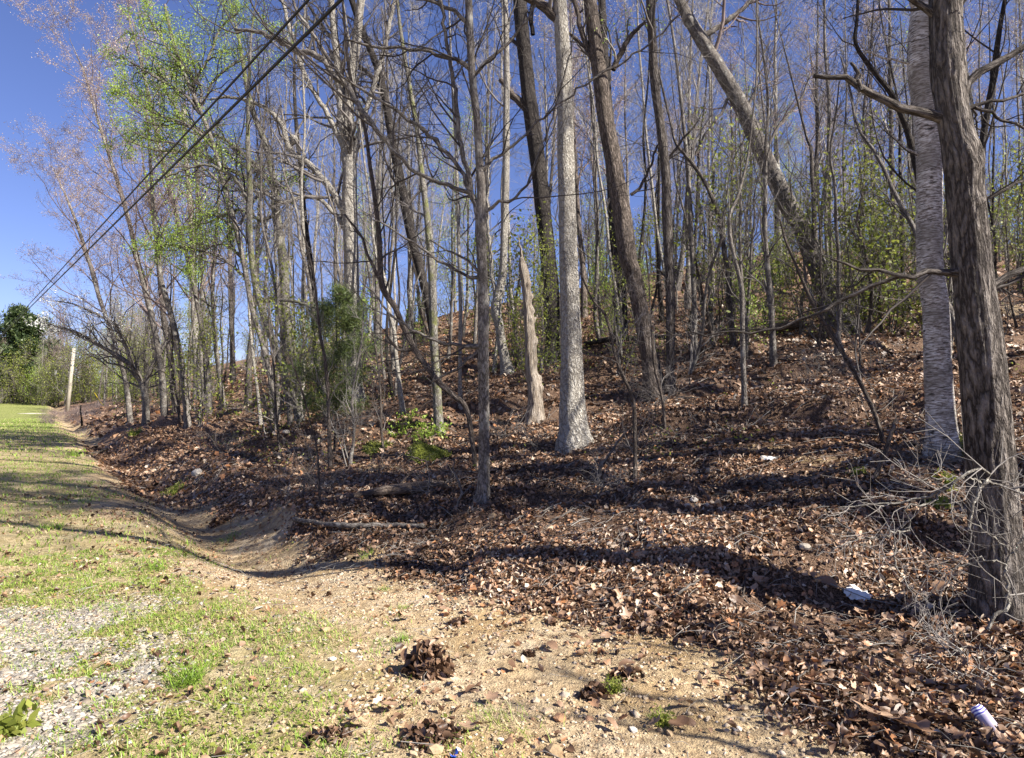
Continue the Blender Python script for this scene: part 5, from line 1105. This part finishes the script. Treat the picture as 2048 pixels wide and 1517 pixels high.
crumple('small crinkled whitish scrap at the far leafy slope beside a white rock', 1540, 925, .08, rng)

def can():
    b = hit(1972, 1462); root = empty('drink_can', b + np.array([0, 0, .05]), 'purple and white striped drink can lying tilted in the leaves', 'can')
    prof = [(-.075, 0), (-.075, .024), (-.070, .030), (-.062, .034), (.0, .0345), (.056, .034), (.066, .030), (.070, .027), (.072, .026)]
    n = 32; th = np.arange(n) / n * 6.283; V = np.array([[r * math.cos(t), r * math.sin(t), z] for z, r in prof for t in th]); j = np.arange(n); j2 = (j + 1) % n
    Q = np.vstack([np.stack([k * n + j, k * n + j2, (k + 1) * n + j2, (k + 1) * n + j], -1) for k in range(len(prof) - 1)])
    m = M('can_print', .35, .5); tc = m.add('ShaderNodeTexCoord'); sx = m.add('ShaderNodeSeparateXYZ'); m.link(tc.outputs['Object'], sx.inputs[0])
    wv = m.math('ADD', sx.outputs[2], m.math('MULTIPLY', m.math('SINE', m.math('MULTIPLY', sx.outputs[0], 90)), .004))
    band = m.ramp(m.math('FRACT', m.math('MULTIPLY', wv, 62)), [(0, (.10, .08, .36)), (.45, (.12, .1, .4)), (.5, (.78, .77, .82)), (.95, (.8, .79, .83))])
    top = m.ramp(m.math('ADD', sx.outputs[2], .5), [(.523, (0,)), (.528, (1,))]); m.col(m.mix(top, (.40, .36, .47), band))
    obj('can_body', mesh('can_body', V, [Q], m.m), root)
    al = plain('can_metal', (.6, .6, .62), .3, .5, 1); dk = plain('can_dark', (.05, .05, .055), .5)
    rim = [(.072, .026), (.0745, .0265), (.0745, .0245), (.069, .0235), (.068, .001)]; V = np.array([[r * math.cos(t), r * math.sin(t), z] for z, r in rim for t in th]); Q = np.vstack([np.stack([k * n + j, k * n + j2, (k + 1) * n + j2, (k + 1) * n + j], -1) for k in range(len(rim) - 1)])
    obj('can_lid', mesh('can_lid', V, [Q], al), root)
    V = np.array([[r * math.cos(t), r * math.sin(t), z] for z, r in ((-.075, .024), (-.068, .02), (-.066, .0005)) for t in th]); Q = np.vstack([np.stack([k * n + j, (k + 1) * n + j, (k + 1) * n + j2, k * n + j2], -1) for k in range(2)])
    obj('can_bottom', mesh('can_bottom', V, [Q], dk), root)
    d = Vector((-.28, .62, .62)); root.rotation_mode = 'QUATERNION'; root.rotation_quaternion = d.to_track_quat('Z', 'Y'); root.scale = (1.0, 1.0, .92)
can()
# chip of pale wood, pale rocks
def chip():
    b = hit(1072, 1197); V = []; 
    for k, (x, r) in enumerate(((-.06, .006), (-.045, .012), (-.01, .014), (.03, .012), (.05, .02), (.07, .017), (.08, .004))):
        for t in np.arange(8) / 8 * 6.283: V.append([x, math.cos(t) * r * 1.1 + .006 * math.sin(k * 2), math.sin(t) * r * .7 + .012])
    Q = np.vstack([np.array([[k * 8 + j, k * 8 + (j + 1) % 8, (k + 1) * 8 + (j + 1) % 8, (k + 1) * 8 + j] for j in range(8)]) for k in range(6)]); V = np.array(V)
    bc = V.copy()[:, [1, 2, 0]]; o = obj('wood_chip', mesh('wood_chip', V, [Q, np.array([[7, 6, 5], [7, 5, 4], [7, 4, 3], [7, 3, 2], [7, 2, 1], [7, 1, 0]])], B_SNAG, True, None, {'bark': bc}), loc=b); o.rotation_euler = (.1, -.05, .25); tag(o, 'bone-shaped pale chip of wood on the bare dirt', 'wood chip')
chip()
def scrap():
    b = hit(912, 1512); root = empty('wrapper_scrap', b + np.array([0, 0, .012]), 'torn blue and white wrapper scrap at the bottom of the bare dirt', 'litter')
    def sheet(x0, x1, mat, nm):
        xs = np.linspace(x0, x1, 6); V = np.array([[x, y + .01 * math.sin(x * 90), .012 * math.sin(x * 120) + .006 * (k % 2)] for x in xs for k, y in enumerate((-.013, 0, .013))]); Q = np.array([[i * 3 + j, (i + 1) * 3 + j, (i + 1) * 3 + j + 1, i * 3 + j + 1] for i in range(5) for j in range(2)]); obj(nm, mesh(nm, V, [Q], mat, False), root)
    sheet(-.035, .008, plain('wrapper_blue', (.03, .08, .4), .35), 'blue_panel'); sheet(.009, .03, plain('wrapper_white', (.75, .75, .75), .4), 'white_panel'); root.rotation_euler = (.2, -.1, .5)
scrap()
for i, (px, py, s, t, lab) in enumerate(((1528, 922, .16, 1.0, 'white angular rock among leaves in front of the slim near tree'), (1418, 945, .12, .3, 'tan pointed rock left of the white angular one'), (1432, 928, .07, .5, 'small round grey rock above the tan pointed one'), (572, 868, .2, .7, 'low grey rock on the leafy flat by the ditch'),
    (1388, 1003, .1, .98, 'flat pale rock lying in leaves under the long shadow'), (395, 950, .3, .9, 'pale lump of rock at the shaded ditch edge'), (1610, 1098, .1, .6, 'dull rock in the shadow left of the furrowed tree'))):
    P = hit(px, py); o = obj('rock', rock(np.random.default_rng(i + 5), .6, ST_GREY if t > .55 else ST_DIRT, t, 2, .12), loc=P + np.array([0, 0, s * .12])); o.scale = (s, s * .8, s); o.rotation_euler = (.1, .1, i); tag(o, lab, 'rock')

# ---- pole, post, far field items and the overhead cables
def simple_tube(name, pts, rad, mat, sides=10, parent=None, loc=None):
    P = np.array(pts, float)[None]; V, q, bc = tubes(P, np.array(rad, float)[None], sides, True); n = P.shape[1]; j = np.arange(1, sides - 1)
    t = np.vstack([np.stack([0 * j + (n - 1) * sides, (n - 1) * sides + j, (n - 1) * sides + j + 1], -1), np.stack([0 * j, j + 1, j], -1)]); return obj(name, mesh(name, V, [q, t], mat, True, None, {'bark': bc}), parent, loc)
b = hit(134, 824); Yp = b[1]; tp = ray(148, 697, Yp) - b
po = empty('utility_pole', b, 'weathered wooden pole leaning slightly at the far edge of the field', 'pole')
simple_tube('pole_shaft', [[0, 0, -.5], list(tp * .5), list(tp)], [w2r(8, Yp), w2r(7, Yp), w2r(6, Yp)], B_POLE, parent=po)
simple_tube('pole_band', [list(tp * .72), list(tp * .735)], [w2r(7.6, Yp)] * 2, plain('steel', (.4, .4, .42), .4, .5, 1), parent=po)
Yd = 98; P0 = ray(107, 806, Yd); g0 = float(gz(P0[0], P0[1])); hb = ray(107, 744, Yd) - np.array([P0[0], P0[1], g0])
bh = empty('bird_box', (P0[0], P0[1], g0), 'small white bird box on a dark post beyond the field', 'bird box')
simple_tube('box_post', [[0, 0, -.3], [0, 0, hb[2] - .5]], [.09, .09], B_DARK, 8, bh)
import bmesh
def box(name, sx, sy, sz, mat, parent, loc, roof=0):
    bm = bmesh.new(); bmesh.ops.create_cube(bm, size=1)
    for v in bm.verts: v.co.x *= sx; v.co.y *= sy; v.co.z *= sz
    if roof:
        for v in bm.verts:
            if v.co.z > 0: v.co.x *= roof
    bmesh.ops.bevel(bm, geom=bm.edges, offset=min(sx, sy, sz) * .06, segments=1, affect='EDGES')
    me = bpy.data.meshes.new(name); bm.to_mesh(me); bm.free(); me.materials.append(mat); return obj(name, me, parent, loc)
box('box_body', .42, .42, .6, plain('white_paint', (.8, .8, .78), .5), bh, (0, 0, hb[2] - .2)); box('box_roof', .56, .56, .12, plain('grey_roof', (.3, .3, .3), .6), bh, (0, 0, hb[2] + .165), .6)
o = simple_tube('guy_wire_guard', [list(ray(189, 786, 70)), list(ray(206, 812, 70))], [.032, .032], plain('yellow_plastic', (.75, .55, .03), .45), 8); tag(o, 'slanting yellow guy-wire guard in the bushes right of the pole', 'wire guard')
def far_rock():
    P = hit(66, 827); o = obj('flat_rock', rock(np.random.default_rng(9), .12, ST_GREY, .95, 3, .08), loc=P + [0, 0, -.05]); o.scale = (3.0, 2.4, 1.2); tag(o, 'pale flat gravelly outcrop in the far green field', 'rock')
far_rock()
# reddish dry weeds by the pole
def dry_weeds():
    rng = np.random.default_rng(3); acc = Acc(); n = 8500; px = rng.uniform(60, 250, n); Y = rng.uniform(52, 78, n); k_ = rng.uniform(0, 1, n) < sm((n2(px * .05, Y * .2, 1.0, 3, 700) - .42) * 6) * sm((px - 70) / 40) * sm((250 - px) / 40); px, Y = px[k_], Y[k_]; n = len(px); x = (px - 1024) / F * Y; a = rng.uniform(0, 6.28, n); p = np.stack([x, Y, gz(x, Y)], -1)
    d = norm(np.stack([np.cos(a) * .3, np.sin(a) * .3, np.ones(n)], -1)); P, R = grow(rng, p, d, rng.uniform(.15, .75, n), np.full(n, .008), 3, .3, 0, .3); acc.tubes(P, R, 3)
    tag(obj('dry_weeds', acc.mesh('dry_weeds', T_PINK)), 'pinkish dry weeds and brush round the foot of the pole', kind='stuff')
dry_weeds()
CABLE = plain('black_cable', (.012, .012, .013), .55, .3)
def cable(label, pts, w0, w1, Y0, Y1, sagv):
    k = np.linspace(0, 1, 60); x0, y0, x1, y1 = pts; A = ray(x0, y0, Y0); B = ray(x1, y1, Y1); e = B - A; A2 = A - e * .14; B2 = B + e * .9; t = np.linspace(0, 1, 80)[:, None]; P = A2 + (B2 - A2) * t
    rad = w0; o0 = A.copy(); V, q, _ = tubes((P - o0)[None], np.full((1, 80), rad), 8); return tag(obj('overhead_cable', mesh('overhead_cable', V, [q], CABLE), loc=o0), label, 'cable')
cable('thicker black overhead cable slanting across the sky, the lower-right one of the two', (682, 0, 20, 655), .0165, 0, 6.0, 38, 0)
cable('thinner black overhead cable just above and left of the thicker one', (617, 0, 10, 662), .0125, 0, 6.2, 38, 0)
